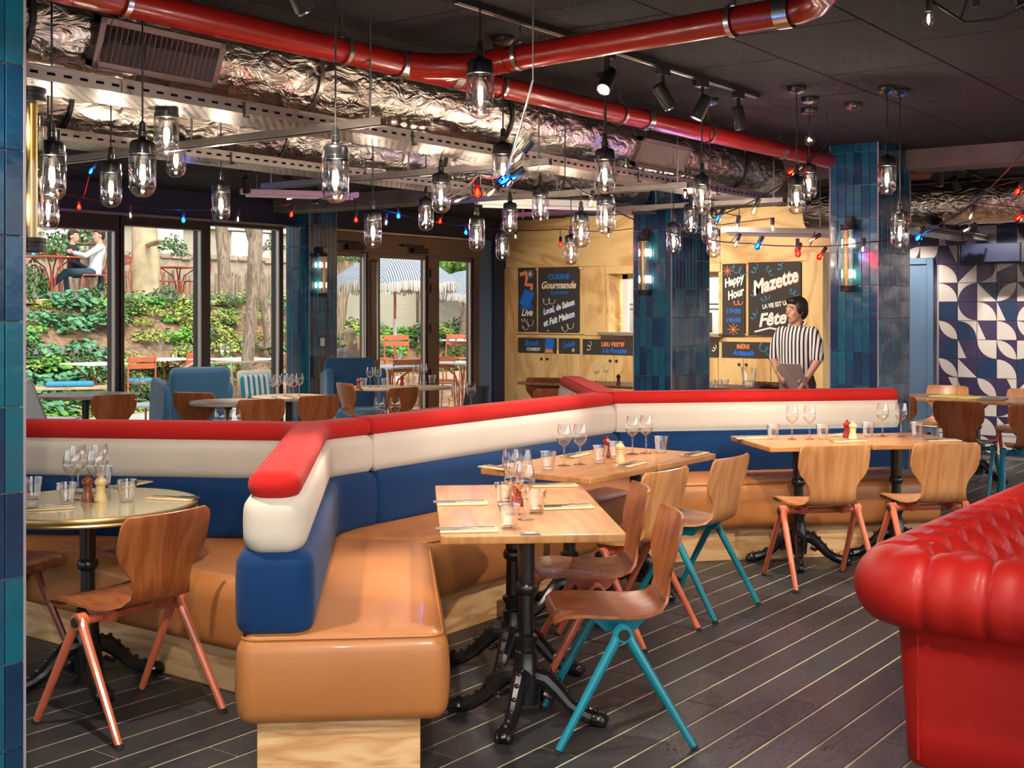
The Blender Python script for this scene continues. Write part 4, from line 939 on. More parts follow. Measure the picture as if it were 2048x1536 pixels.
# ------------------------------------------------------------------ red chesterfield sofa at the right edge
def sofa():
    t=thing('chesterfield_sofa','red leather deep-buttoned chesterfield sofa at the right edge','sofa',(0,0,0))
    Xo,Yo,cr=3.985,1.415,.10                        # outer faces and corner radius
    path=[]                                      # (pos, outward normal, arclength)
    L1=2.2; n1=150
    for i in range(n1): path.append((Vector((Xo+cr+L1*(1-i/n1),Yo)),Vector((0,1))))
    for k in range(25):
        a=PI/2+PI/2*k/24; path.append((Vector((Xo+cr+cr*math.cos(a),Yo-cr+cr*math.sin(a))),Vector((math.cos(a),math.sin(a)))))
    L2=1.9; n2=130
    for i in range(1,n2+1): path.append((Vector((Xo,Yo-cr-L2*i/n2)),Vector((-1,0))))
    Rr=.125; cn,cz=.015,.645
    prof=[(-.045,.06,0),(-.03,.075,0),(-.022,.18,0),(-.014,.3,0),(-.006,.42,0),(0,.505,0)]
    na=26; base=-100
    for k in range(na+1):
        a=math.radians(-78+(78+128)*k/na); prof.append((cn+Rr*math.cos(a),cz+Rr*math.sin(a),1))
    x0,z0=prof[-1][:2]
    for k in range(1,21): q=k/20; prof.append((x0-.20*q-.03*math.sin(PI*q),z0-.34*q+.03*math.sin(PI*q),2))
    # arclength over the profile, measured from roll top
    vs=[0]
    for i in range(1,len(prof)): vs.append(vs[-1]+math.hypot(prof[i][0]-prof[i-1][0],prof[i][1]-prof[i-1][1]))
    itop=max(range(len(prof)),key=lambda i:prof[i][1]); v0=vs[itop]+.035
    S=[0]
    for i in range(1,len(path)): S.append(S[-1]+(path[i][0]-path[i-1][0]).length*(1.0 if abs(path[i][1].x*path[i][1].y)>.01 else 1))
    pu,pv=.185,.12
    def fr(x): return abs(x-round(x))
    def disp(u,v,kind):
        if kind==0: return 0
        w=v-v0
        if w<0:      # outer roll: pleats running down from the first button row
            d=fr(u/pu); fade=min(1,max(0,(v-vs[6])/.05)); k=-.014*math.exp(-(d*pu/.008)**2)+.005*(math.sin(PI*min(d*2,1))) 
            bt=-.020*math.exp(-((d*pu/.022)**2+(w/.022)**2)); return k*fade+bt
        a=u/pu+w/pv*.5; b=u/pu-w/pv*.5
        da,db=fr(a),fr(b); puff=.022*math.sqrt(min(1,2*da))*math.sqrt(min(1,2*db))
        cre=-.014*(math.exp(-(da/.07)**2)+math.exp(-(db/.07)**2)); rr=math.hypot(da,db)
        return puff+cre-.022*math.exp(-(rr/.16)**2)
    nu,nv=len(path),len(prof)
    def pt(i,j):
        p,n=path[i]; a,z,k=prof[j]
        j0,j1=max(j-1,0),min(j+1,nv-1); ta,tz=prof[j1][0]-prof[j0][0],prof[j1][1]-prof[j0][1]; L=math.hypot(ta,tz); na_,nz_=tz/L,-ta/L
        dd=disp(S[i],vs[j],k); a2,z2=a+na_*dd,z+nz_*dd
        if a2<0 and n.x*n.y!=0: a2*=1
        q=p+n*a2; return (q.x,q.y,z2)
    mb=MB().grid(pt,nu,nv); o=mb.obj('tufted_back',K['red_leather'],t,smooth=0)
    for p in o.data.polygons: p.use_smooth=True
    # corner welt and base
    MB().tube([(Xo+.022,Yo-.085,.09),(Xo+.002,Yo-.09,.5)],.005,6).obj('piping',K['red_leather'],t)
    MB().box((Xo+.06,Yo-cr-L2,.06),(Xo+L1,Yo-.07,.20)).obj('base',K['red_leather'],t)
    cushion([(Xo+.2,Yo-cr-L2+.05),(Xo+L1,Yo-cr-L2+.05),(Xo+L1,Yo-.22),(Xo+.2,Yo-.22)],[.05]*4,.20,.42,.06).obj('seat_cushion',K['red_leather'],t)
    for x,y in ((Xo+.1,Yo-.12),(Xo+L1-.1,Yo-.12),(Xo+.1,Yo-L2),(Xo+L1-.1,Yo-L2)): MB().lathe([(.022,0),(.03,.03),(.028,.065)],12,o=(x,y,0)).obj('leg',K['black'],t)
    bm=cached('btn',lambda:MB().ball((0,0,0),.010,10,6).mesh('button',K['red_leather']))
    def at(u,v):
        i=min(range(nu),key=lambda k:abs(S[k]-u)); j=min(range(nv),key=lambda k:abs(vs[k]-v)); return pt(i,j)
    for r in range(0,5):
        k0=0
        while True:
            u=(k0+(.5 if r%2 else 0))*pu
            if u>S[-1]: break
            v=v0+r*pv
            if v<vs[-1] and u>.02: link('button',bm,t,at(u,v))
            k0+=1
sofa()

# ------------------------------------------------------------------ red pipes, foil ducts, cable trays
def run_x(px0,px1,Y): return at_Y(px0,300,Y).x,at_Y(px1,300,Y).x
PY=3.83; zL,zR=2.665,2.725
xa,xb=run_x(-60,1672,PY)
def pz(x): return zL+(zR-zL)*(x-2.3)/(9.0-2.3)
xj=at_Y(868,140,PY).x
rp=thing('red_drain_pipe','red drain pipe running along the silver duct under the ceiling','pipe')
MB().tube([(x,PY,pz(x)) for x in [xa,xj-.25]],.056,20).obj('pipe',K['redpipe'],rp)
MB().tube([(x,PY,pz(x)) for x in [xj-.26,xj+.32]],.062,20).obj('junction',K['redpipe'],rp)
MB().tube([(x,PY,pz(x)) for x in [xj+.3,xb]],.056,20).obj('pipe',K['redpipe'],rp)
def clamp(par,c,axis,r=.062,rod=True,w=.011,mat='steel'):
    mb=MB(); 
    for k in (-1,1):
        M=Matrix.Rotation(PI/2,4,'Y' if axis=='X' else 'X')
    mb.lathe([(r,-w),(r+.006,-w),(r+.006,w),(r,w)],24,o=c,M=M,cap=False)
    if rod: mb.tube([(c[0],c[1],c[2]+r),(c[0],c[1],H-.006)],.005,6).box((c[0]-.012,c[1]-.012,c[2]+r-.002),(c[0]+.012,c[1]+.012,c[2]+r+.02))
    mb.obj('pipe_clamp' if rod else 'coupling',K[mat],par)
for px in (242,684,996,1238,1415,1560): x=at_Y(px,200,PY).x; clamp(rp,(x,PY,pz(x)),'X')
for px in (800,905,1290): x=at_Y(px,200,PY).x; clamp(rp,(x,PY,pz(x)),'X',.06,False,.028)
cr=thing('red_branch_pipe','red branch pipe crossing overhead from the junction to the upper right','pipe')
ye=at_X(1575,20,xj).y; zj=pz(xj)
MB().tube([(xj-.25,PY-.0,zj),(xj-.12,PY-.06,zj),(xj,PY-.22,zj),(xj+.0,PY-.45,zj+.005)],.06,20).obj('bend',K['redpipe'],cr)
MB().tube([(xj,PY-.4,zj+.005),(xj,ye,zj+.03)],.056,20).obj('pipe',K['redpipe'],cr)
MB().tube([(xj,ye+.02,zj+.03),(xj,ye-.05,zj+.032),(xj-.03,ye-.13,zj+.04),(xj-.12,ye-.2,zj+.05),(xj-.4,ye-.25,zj+.06),(xj-2.2,ye-.3,zj+.06)],.058,20).obj('elbow',K['redpipe'],cr)
for px in (1040,1465): y=at_X(px,90,xj).y; clamp(cr,(xj,y,zj+.01+.02*(PY-y)/2),'Y')
for px in (905,1570): y=at_X(px,60,xj).y; clamp(cr,(xj,y,zj+.01+.02*(PY-y)/2),'Y',.06,False,.03)
def duct(label,Y,z,R,x0,x1,grilles=(),name='silver_duct'):
    t=thing(name,label,'duct')
    nseg=int((x1-x0)/.06); nn=28; rr=random.Random(int(Y*10))
    def f(i,j):
        x=x0+(x1-x0)*i/nseg; a=2*PI*j/nn
        k=1+.012*math.sin(x*9+3*math.cos(a)*2)+.010*math.sin(x*23+a*5)+rr.uniform(-.008,.008)
        k-=.04*math.exp(-(((x-x0)%1.5-.75)/.03)**2)
        return (x,Y+R*k*math.cos(a),z+R*k*math.sin(a))
    pts=[[f(i,j) for j in range(nn)] for i in range(nseg+1)]
    MB().grid(lambda i,j:pts[i][j%nn],nseg+1,nn+1).obj('duct_tube',K['foil'],t,smooth=80)
    x=x0+.75
    while x<x1:
        MB().lathe([(R+.002,-.012),(R+.008,-.012),(R+.008,.012),(R+.002,.012)],28,o=(x,Y,z),M=Matrix.Rotation(PI/2,4,'Y'),cap=False).obj('strap',K['blackm'] if int(x*2)%2 else K['galv'],t)
        MB().tube([(x,Y-R*.9,z),(x,Y-R*.9,max(z+.21,H-.002) if z>1 else z+.30)],.004,5).obj('hanger_rod',K['steel'],t)
        x+=1.5
    for xg0,xg1,ang,hh in grilles:
        M=Matrix.Translation((0,Y,z))@Matrix.Rotation(ang,4,'X')      # local: -Y looks out
        g=MB().cbox((xg0,-R-.03,-hh/2),(xg1,-R+.02,-hh/2+.028),.002,M=M).cbox((xg0,-R-.03,hh/2-.028),(xg1,-R+.02,hh/2),.002,M=M).cbox((xg0,-R-.03,-hh/2),(xg0+.03,-R+.02,hh/2),.002,M=M).cbox((xg1-.03,-R-.03,-hh/2),(xg1,-R+.02,hh/2),.002,M=M).obj('grille_frame',K['grille'],t)
        n=int((xg1-xg0-.06)/.026)
        for k in range(n):
            xx=xg0+.03+(xg1-xg0-.06)*(k+.5)/n
            link('louvre',cached(('louv',hh),lambda:MB().box((-.003,-.028,-hh/2+.028),(.003,.03,hh/2-.028)).mesh('louvre',K['grille'],0)),g,M=M@Matrix.Translation((xx,-R,0))@Matrix.Rotation(.5,4,'Z'))
        MB().box((xg0+.03,-R+.02,-hh/2+.028),(xg1-.03,-R+.024,hh/2-.028),M=M).obj('grille_back',K['blackm'],g)
    return t
DY,DZ,DR=4.36,2.655,.182
ga,gb=at_Y(178,100,DY-.15).x,at_Y(428,100,DY-.15).x; gc,gd=at_Y(1266,300,DY-.15).x,at_Y(1364,320,DY-.15).x
duct('large foil-wrapped air duct nearest the camera under the ceiling',DY,DZ,DR,1.9,9.35,((ga,gb,.33,.20),(gc,gd,.35,.20)))
duct('second foil-wrapped air duct behind the first cable tray',5.75,2.635,.182,3.0,9.6)
dr=duct('foil-wrapped air duct beyond the beam at upper right',0,0,.19,0,5.0); p=at_d(1800,412,11.6); dr.location=(p.x,p.y+.9,p.z); dr.rotation_euler=(0,0,-PI/2+.06)
def tray(label,Y,z,x0,x1,w=.28):
    t=thing('cable_tray',label,'cable tray'); h=.05
    for yy in (Y,Y+w):
        mb=MB().box((x0,yy-.002,z-.018),(x1,yy+.002,z)).box((x0,yy-.002,z-h),(x1,yy+.002,z-h+.021)).box((x0,yy-.012,z-.002),(x1,yy+.002,z+.004))
        x=x0+.02
        while x<x1-.05:                                # slotted web between the two rails
            mb.box((x,yy-.002,z-h+.021),(x+.035,yy+.002,z-.018)); x+=.07
        mb.obj('side_rail',K['galv'],t,smooth=0)
    MB().box((0,0,0),(x1-x0,w,.002)).obj('perforated_bed',K['perf'],t,loc=(x0,Y,z-h),smooth=0)
    for k,(yy,r) in enumerate(((.03,.018),(.065,.016),(.10,.02))): MB().tube([(x0+.02,Y+yy,z-h+.004+r),(x1-.02,Y+yy,z-h+.004+r)],r,7).obj('cable',K['blackm'],t)
    x=x0+.6
    while x<x1:
        MB().box((x-.006,Y-.006,z-h-.02),(x+.006,Y-.002,z+.01)).box((x-.006,Y-.03,z-h-.02),(x+.006,Y-.002,z-h-.012)).obj('clip',K['blackm'],t,smooth=0); x+=1.1
    return t
tray('perforated cable tray nearest the camera below the first duct',4.10,2.44,1.9,9.3)
tray('perforated cable tray farther back below the second duct',5.46,2.44,3.0,9.5)
tt=tray('perforated cable tray at upper right beyond the beam',3.6,2.30,10.4,12.9)
for x in (10.7,12.4):
    for y in (3.62,3.86): MB().tube([(x,y,2.25),(x,y,H-.002)],.005,6).obj('hanger_rod',K['steel'],tt)
# unistrut cross bars and hangers carrying the trays
for i,(x,ya,yb,z) in enumerate(((4.05,3.7,6.2,2.375),(5.7,3.95,6.3,2.375),(7.3,3.95,6.3,2.375),(8.7,3.9,6.4,2.375))):
    t=thing('strut_bar','%s galvanised strut bar from the left carrying the cable trays'%ORD[i],'strut')
    MB().box((x-.02,ya,z-.02),(x+.02,yb,z-.017)).box((x-.02,ya,z-.02),(x-.017,yb,z+.02)).box((x+.017,ya,z-.02),(x+.02,yb,z+.02)).obj('channel',K['galv'],t,smooth=0)
    for y in (ya+.08,5.0,yb-.08): MB().tube([(x,y,z-.03),(x,y,H)],.005,6).obj('threaded_rod',K['steel'],t)
# white fluorescent battens and pale dish lamp
for i,(px,py,d) in enumerate(((1090,412,9.5),(1560,468,10.8),(600,392,11.6))):
    p=at_d(px,py,d); t=thing('strip_light','%s white strip light from the left above the dining room'%['second','third','first'][i],'strip light',p,math.radians(-35+90*(i==9)))
    MB().cbox((-.55,-.05,0),(.55,.05,.05),.006).obj('body',K['white'],t); MB().tube([(-.5,0,-.012),(.5,0,-.012)],.013,8).obj('tube',K['white'],t)
    for x in (-.4,.4): MB().tube([(x,0,.05),(x,0,H-p.z)],.004,5).obj('hanger',K['steel'],t)
p=at_d(965,332,7.2); t=thing('dish_lamp','shallow white dish lamp behind the hanging jars','lamp',p)
MB().lathe([(.0,.0),(.07,.004),(.13,.022),(.16,.05),(.155,.055),(.06,.06),(.02,.075),(0,.08)],24).obj('dish',K['white'],t); MB().tube([(0,0,.07),(0,0,H-p.z)],.005,6).obj('stem',K['steel'],t)

# ------------------------------------------------------------------ track spotlights
def spot_head(p,aim,lit=True,energy=60,size=62,label=None,r=.036,L=.13,blend=.6):
    t=thing('track_spotlight',label,'spotlight',(p[0],p[1],p[2]))
    d=unit(Vector(aim)-Vector(p)); q=d.to_track_quat('-Z','Y').to_matrix().to_4x4()
    MB().box((-.05,-.016,.075),(.05,.016,.108)).obj('adapter',K['blackm'],t,smooth=0); MB().tube([(0,0,.08),(0,0,.0)],.011,8).obj('stem',K['blackm'],t)
    M=Matrix.Translation((0,0,-.03))@q
    MB().lathe([(r*.9,.06),(r,.05),(r,-L+.06),(r*.94,-L+.055)],20,cap=True,M=M).obj('barrel',K['blackm'],t)
    b=MB().lathe([(r*.97,-L+.054),(r*.99,-L+.048),(r*.86,-L+.050),(r*.8,-L+.062)],20,cap=False,M=M).obj('lens_ring',K['steel'],t)
    MB().lathe([(0,-L+.054),(r*.8,-L+.054)],16,cap=False,M=M).obj('lens',K['lens'] if lit else K['steel'],t)
    if lit:
        l=bpy.data.lights.new('spot','SPOT'); l.energy=energy*.42; l.spot_size=math.radians(size); l.spot_blend=blend; l.shadow_soft_size=.03; l.color=(1,.87,.72)
        o=bpy.data.objects.new('spot_beam',l); C.objects.link(o); o.parent=t; o.matrix_local=M@Matrix.Translation((0,0,-L+.04))
    return t
def track(label,a,b):
    t=thing('light_track',label,'track'); a,b=Vector(a),Vector(b); d=unit(b-a); n=Vector((-d.y,d.x,0))*.018
    mb=MB(); mb.add([a-n,b-n,b+n,a+n,a-n+Vector((0,0,-.03)),b-n+Vector((0,0,-.03)),b+n+Vector((0,0,-.03)),a+n+Vector((0,0,-.03))],[(0,1,2,3),(7,6,5,4),(0,4,5,1),(1,5,6,2),(2,6,7,3),(3,7,4,0)]); mb.obj('rail',K['blackm'],t,smooth=0)
    MB().tube([a+Vector((0,0,-.031))+n*.5,b+Vector((0,0,-.031))+n*.5],.003,4).obj('conductor',K['alu'],t)
TY=3.25; tz=H-.14
track('black light track on the ceiling with four spotlights',(4.0,TY,H),(at_Y(1514,190,TY).x,TY,H))
hx=[at_Y(px,180,TY).x for px in (1215,1326,1405,1477)]
aims=[(3.2,2.9,.5),(7.3,2.5,.5),(5.6,4.1,.6),(7.2,3.0,0)]
for i,x in enumerate(hx): spot_head((x,TY,tz),aims[i],True,[150,170,150,150][i],50,'%s spotlight from the left on the near ceiling track'%ORD[i])
# unseen tracks and heads added towards and over the camera for fill light
track('added unseen black light track above the camera side of the room',(-1.5,TY,H),(3.4,TY,H)); track('added unseen black light track over the red sofa',(-1.5,.6,H),(7.5,.6,H))
for i,(x,aim,e) in enumerate(((1.2,(3.4,4.6,.6),200),(2.2,(3.2,3.4,.4),170),(3.1,(4.3,3.0,.6),170))): spot_head((x,TY,tz),aim,True,e,58,'%s added fill spotlight on the track above the camera side'%ORD[i])
for i,(x,aim,e) in enumerate(((1.5,(4.0,2.8,.4),200),(3.0,(4.3,1.2,.6),110),(4.6,(5.8,3.3,.4),230),(6.2,(7.6,2.7,.5),200),(0.2,(3.0,4.3,.6),190))): spot_head((x,.6,tz),aim,True,e,62,'%s added fill spotlight on the track over the red sofa'%ORD[i])
a=at_d(470,352,11.0); b=at_d(655,382,12.4)
track('black light track near the garden windows',(a.x,a.y,H),(b.x,b.y,H))
for i,(px,py,aim) in enumerate(((490,372,(8.4,9.2,0)),(570,384,(8.2,8.0,.8)),(628,388,(9.3,9.0,.7)))):
    f=(px-470)/185; p=a.lerp(b,f); spot_head((p.x,p.y,tz),aim,True,130,70,'%s spotlight from the left near the garden windows'%ORD[i])
a=(10.6,4.9,0); b=(10.2,7.4,0)
track('black light track in front of the plywood bar',(11.4,5.4,H),(11.4,9.0,H))
for i,y in enumerate((5.8,7.0,8.2)): spot_head((11.4,y,tz),(14.5,y+.6,1.5),True,230,75,'%s spotlight aimed at the plywood bar'%ORD[i])
a=at_d(1872,335,10.4); b=at_d(1985,372,12.4); track('black light track beyond the concrete beam',(a.x,a.y,H),(b.x,b.y,H))
for i,(f,aim) in enumerate(((.05,(11.6,3.6,.7)),(.3,(13.3,3.3,1.5)),(.55,(13.3,2.6,1.2)))): p=a.lerp(b,f); spot_head((p.x,p.y,tz),aim,i==0,110,60,'%s spotlight beyond the concrete beam'%ORD[i])
track('short added black light track above the end of the middle bench',(8.0,5.05,H),(9.0,5.05,H)); spot_head((8.7,5.05,tz),(10.5,4.6,1.25),True,190,50,'added fill spotlight aimed at the waiter behind the far bench')  # track and head added only to brighten the waiter
track('added black light track close to the mosaic wall, hidden by the duct',(12.5,1.6,H),(12.5,5.2,H))  # hidden track, added with its heads to light the mosaic wall
for i,y in enumerate((2.4,3.5,4.6)): spot_head((12.5,y,tz),(13.35,y,1.0),True,120,90,'%s added fill spotlight washing the mosaic wall'%ORD[i])

# ------------------------------------------------------------------ glass jar pendants
def jar_parts():
    W=.0525
    g=MB().lathe([(W*.93,0),(W,-.006),(W,-.115),(W*.97,-.135),(W*.86,-.153),(W*.66,-.166),(W*.38,-.174),(.0,-.177)],22,cap=False).mesh('glass_jar',K['jar'],60)
    inn=MB().lathe([(W*.62,-.002),(W*.62,-.105),(W*.5,-.125),(W*.25,-.136),(.0,-.139)],16,cap=False).mesh('inner_glass',K['jar'],60)
    cap=MB().lathe([(.0,.062),(.013,.062),(.017,.05),(.040,.044),(.046,.038),(.049,.030),(.049,.006),(.052,.004),(.052,-.010),(.047,-.012)],22,cap=False).mesh('cap',K['black'],40)
    gl=MB().lathe([(.006,.118),(.012,.112),(.013,.085),(.017,.08),(.017,.06),(.011,.058)],12).mesh('cable_gland',K['black'])
    fil=MB(); 
    for a in (-.008,.0,.008): fil.tube([(a,0,-.055),(a*1.3,0,-.098)],.0032,5)
    fil=fil.mesh('filament',K['fil_w'])
    bulb=MB().lathe([(.012,-.005),(.012,-.03),(.014,-.035),(.022,-.06),(.024,-.085),(.018,-.108),(.0,-.118)],14,cap=False).mesh('bulb',K['bulb_c'],60)
    can=MB().lathe([(.055,0),(.055,-.016),(.046,-.032),(.02,-.042),(0,-.044)],18).mesh('ceiling_rose',K['black'])
    return g,inn,cap,gl,fil,bulb,can
JP=jar_parts()
PEND=[(103.5,402,56.5),(222,415,43),(285,395,54),(333,316,50),(352,355,40),(442,444,37),(671,407,55),(96,460,44),(960,238,56),(1006,380,44),(1209.5,388.6,42.7),(882,427,38),(852,462,31),(745.7,497,35),(953.5,502,32),(1020,468,29.5),(1004.8,521,27),(1081,446,34),(1162,495.6,33),(1142,530,28),(1212,469,38),(1347,509,29.6),(1381.8,468,28.5),(1403.7,429,37),(1419.8,490,34),(1427,516,28),(1593.4,429,36),(1618,398,32.5),(1774,390,36),(1800,498,35.5)]
pl=[]
for px,py,w in PEND:
    d=FPX*.105/w; p=at_d(px,py,d); z0=p.z+.177
    t=thing('jar_pendant',None,'pendant lamp',(p.x,p.y,z0),random.uniform(-3,3),'glass jar pendant lamps'); pl.append(t)
    for nm,me in zip(('glass_jar','inner_glass','cap','cable_gland','filament'),JP): link(nm,me,t)
    link('bulb',JP[5],t)
    if H-z0>.13:
        link('ceiling_rose',JP[6],t,(0,0,H-z0)); MB().tube([(0,0,.11),(0,0,H-z0-.04)],.0035,6).obj('cord',K['blackm'],t)
    l=bpy.data.lights.new('jar_light','POINT'); l.energy=8; l.shadow_soft_size=.008; l.color=(1,.86,.68)
    o=bpy.data.objects.new('jar_light',l); C.objects.link(o); o.parent=t; o.location=(0,0,-.08)
rank_labels(pl,'{0} glass jar pendant lamp {1}in the hanging cluster')
for px,py in ((1707,206),(1008,84)):
    d=(H-HC)*FPX/(HY-py); p=at_d(px,py,d); o=link('spare_ceiling_rose',JP[6],None,(p.x,p.y,H)); tag(o,'bare black ceiling rose %s'%('near the right tiled pillar' if px>1500 else 'above the red pipe junction'),'ceiling rose')

# ------------------------------------------------------------------ festoon strings
def bulb_meshes(c):
    g={'c':'bulb_c','r':'bulb_r','b':'bulb_b'}[c]; f={'c':'fil','r':'fil_r','b':'fil_b'}[c]; s={'c':'blackm','r':'redpipe','b':'darkblue'}[c]
    def mk():
        return (MB().lathe([(.013,.05),(.015,.045),(.0145,.0),(.012,-.004)],12).mesh('socket',K['blackm']),
                MB().lathe([(.011,0),(.013,-.012),(.0225,-.032),(.0225,-.042),(.016,-.056),(.0,-.062)],12,cap=False).mesh('bulb',K[g],60),
                MB().tube([(-.005,0,-.015),(-.004,0,-.045)],.0016,4).tube([(.005,0,-.015),(.004,0,-.045)],.0016,4).ball((0,0,-.032),(.006,.006,.014),6,4).mesh('filament',K[f]))
    return cached(('fb',c),mk)
def festoon(label,pts,bulbs,r=.0045,mat='blackm',lights=True):
    """pts: (px,py,depth) along the cable; bulbs: (px,py,depth,colour,tilt)"""
    t=thing('festoon_string',label,'string lights'); P=[at_d(*p) for p in pts]; S=[]
    for i in range(len(P)-1):
        L=(P[i+1]-P[i]).length
        for k in range(6):
            q=k/6; v=P[i].lerp(P[i+1],q); v.z-=.06*L*4*q*(1-q)*.25; S.append(v)
    S.append(P[-1]); S0=P[0]
    if S0.z<H-.05: MB().tube([S0,(S0.x,S0.y,H-.002)],.003,5).obj('hanger_wire',K[mat],t)
    MB().tube(S,r,6).obj('cable',K[mat],t)
    for px,py,d,c,tilt in bulbs:
        p=at_d(px,py,d); sk,bm_,fm=bulb_meshes(c); M=Matrix.Translation(p+Vector((0,0,.035)))@Matrix.Rotation(-YAW,4,'Z').inverted()@Matrix.Rotation(tilt,4,'X')
        s=link('socket',sk,t,M=M); link('bulb',bm_,s); link('filament',fm,s)
        if lights and c in 'rb':
            l=bpy.data.lights.new('festoon_light','POINT'); l.energy=2.2 if c=='b' else 1.4; l.color={'r':(1,.06,.03),'b':(.03,.25,1)}[c]; l.shadow_soft_size=.02
            o=bpy.data.objects.new('festoon_light',l); C.objects.link(o); o.parent=t; o.location=p
        near=min(S,key=lambda v:(v-p).length)
        if (near-(p+Vector((0,0,.08)))).length>.03: MB().tube([p+Vector((0,0,.08)),near],.0035,5).obj('drop_wire',K[mat],t)
festoon('festoon string of small bulbs in front of the garden windows',[(60,300,9.4),(120,385,9.4),(260,412,9.6),(370,420,9.8),(480,415,10.0),(585,408,10.2),(680,388,10.4),(830,355,10.6)],
  [(158,414,9.4,'r',0),(186,345,8.6,'b',.4),(261,432,9.6,'c',0),(367,440,9.8,'b',0),(476,440,10,'c',0),(585,430,10.2,'r',.2),(686,396,10.4,'c',.5)])
festoon('festoon string of small bulbs in front of the garden doors',[(700,400,11),(770,420,11.2),(850,440,11.4),(940,452,11.8),(1030,460,12.2),(1120,458,12.6),(1215,462,13),(1268,456,13.2)],
  [(712,440,11,'r',0),(797,432,11.2,'b',0),(772,446,11.2,'c',0),(850,448,11.4,'c',.5),(882,443,11.5,'r',.2),(932,465,11.8,'b',0),(1031,474,12.2,'c',0),(1121,490,12.6,'r',0),(1217,472,13,'c',0)])
festoon('festoon cluster with large bulbs hanging from the red pipe in the centre',[(1066,160,4.75),(1050,220,4.75),(1030,290,4.7),(1010,350,4.7),(955,350,5.4),(900,395,6.4)],
  [(1047,322,4.7,'c',.7),(1024,372,4.4,'b',1.0),(955,386,5.6,'r',0),(992,392,5.4,'c',.8),(925,410,7,'c',1.2)],mat='alu')
festoon('festoon string looping between the middle and right tiled pillars',[(1130,360,7.2),(1190,395,7.6),(1270,440,8.2),(1340,465,8.6),(1420,480,9),(1500,487,9.2),(1580,492,9.2),(1660,492,9.0),(1725,485,8.8),(1790,478,8.6),(1845,468,8.4),(1950,405,8.0),(2050,300,7.4)],
  [(1183,408,7.6,'c',.2),(1440,440,8.4,'b',.6),(1475,490,9,'c',.4),(1520,494,9.1,'b',.5),(1595,500,9.2,'r',0),(1598,508,9.1,'r',.2),(1645,515,9,'r',.6),(1630,485,9.2,'c',1.0),(1726,500,8.8,'c',.1),(1842,478,8.4,'b',.5),(1945,435,8.2,'c',.4),(2040,385,7.8,'r',.4),(1940,465,8.6,'c',1.0),(2044,440,8,'r',.8)])
festoon('festoon string dropping from the ceiling left of the right pillar',[(1655,285,8.2),(1620,320,8.0),(1570,365,7.8),(1500,405,7.6),(1440,430,7.6),(1400,400,8),(1360,460,9)],
  [(1590,350,7.9,'r',1.0),(1512,424,7.6,'c',.4),(1475,456,8.2,'c',.2),(1370,392,8.4,'c',0),(1545,458,9.2,'c',0)])
festoon('festoon string with three clear bulbs at the top right corner',[(1780,-30,4.6),(1868,5,4.5),(1932,46,4.4),(1990,38,4.3),(2060,5,4.2)],
  [(1857,40,4.5,'c',0),(1948,6,4.4,'c',3.0),(2036,14,4.25,'c',2.6)],r=.006)
p=at_d(1620,280,7.6); t=thing('globe_ceiling_bulb','small amber globe bulb hanging below a ceiling rose by the red pipe','bulb',p); MB().ball((0,0,0),.032,14,9).obj('globe',K['bulb_c'],t); MB().tube([(-.016,0,0),(.016,0,0)],.006,6).obj('filament',K['fil'],t); MB().tube([(0,0,.03),(0,0,H-p.z)],.004,6).obj('cord',K['blackm'],t); link('ceiling_rose',JP[6],t,(0,0,H-p.z))

# ------------------------------------------------------------------ tube sconces on the pillars
def sconce(label,p,nrm,L=.52):
    t=thing('tube_sconce',label,'wall lamp',p,math.atan2(nrm[1],nrm[0]))      # local +X looks out of the wall
    o=.085
    MB().cbox((-.0,-.03,L/2-.0),(.06,.03,L/2+.07),.004).obj('bracket',K['blackm'],t)
    for z in (-L/2,L/2-.045): MB().lathe([(.03,0),(.055,.002),(.055,.014),(.05,.016),(.05,.03),(.055,.032),(.055,.045),(.03,.047)],20,o=(o,0,z)).obj('end_ring',K['blackm'],t)
    MB().lathe([(.047,-L/2+.02),(.047,L/2-.02)],22,o=(o,0,0),cap=False).obj('glass_tube',K['tube'],t)
    MB().lathe([(.018,-L/2+.02),(.018,L/2-.02)],14,o=(o+.012,0,0),cap=False).obj('reflector',K['brass'],t)
    for z in (-.12,.12):
        MB().ball((o-.045,0,z),(.012,.016,.035),8,6).obj('lamp',K['fil_w'],t)
        l=bpy.data.lights.new('sconce_light','POINT'); l.energy=6; l.shadow_soft_size=.01; l.color=(1,.82,.58)
        q=bpy.data.objects.new('sconce_light',l); C.objects.link(q); q.parent=t; q.location=(o-.045,0,z)
    return t
q=at_X(1703,517,c3.x); sconce('tube wall lamp on the right tiled pillar',(c3.x-.004,q.y,q.z),(-1,0))
q=at_X(1297,532,c2.x); sconce('tube wall lamp on the middle tiled pillar',(c2.x-.004,q.y,q.z),(-1,0))
q=at_Y(636,550,c1.y-.15); sconce('tube wall lamp on the garden window pillar',(q.x,c1.y-.154,q.z),(0,-1))
q=at_d(62,330,d0); sconce('tube wall lamp beside the left cut-off pillar',(c0.x+.004,c0.y+.12,q.z),(1,0))
# projector-like speaker box on the mosaic wall
q=at_X(1980,506,MX-.35); t=thing('wall_speaker','long dark speaker bar hung high on the mosaic wall','speaker',(MX-.2,q.y,q.z))
MB().cbox((-.15,-.30,-.10),(.15,.30,.10),.012).obj('cabinet',K['speaker'],t); MB().cbox((-.16,-.36,-.105),(.16,-.30,.105),.01).cbox((-.16,.30,-.105),(.16,.32,.105),.01).obj('end_cap',K['blackm'],t); MB().box((.15,-.05,-.05),(.188,.05,.05)).obj('wall_bracket',K['blackm'],t)
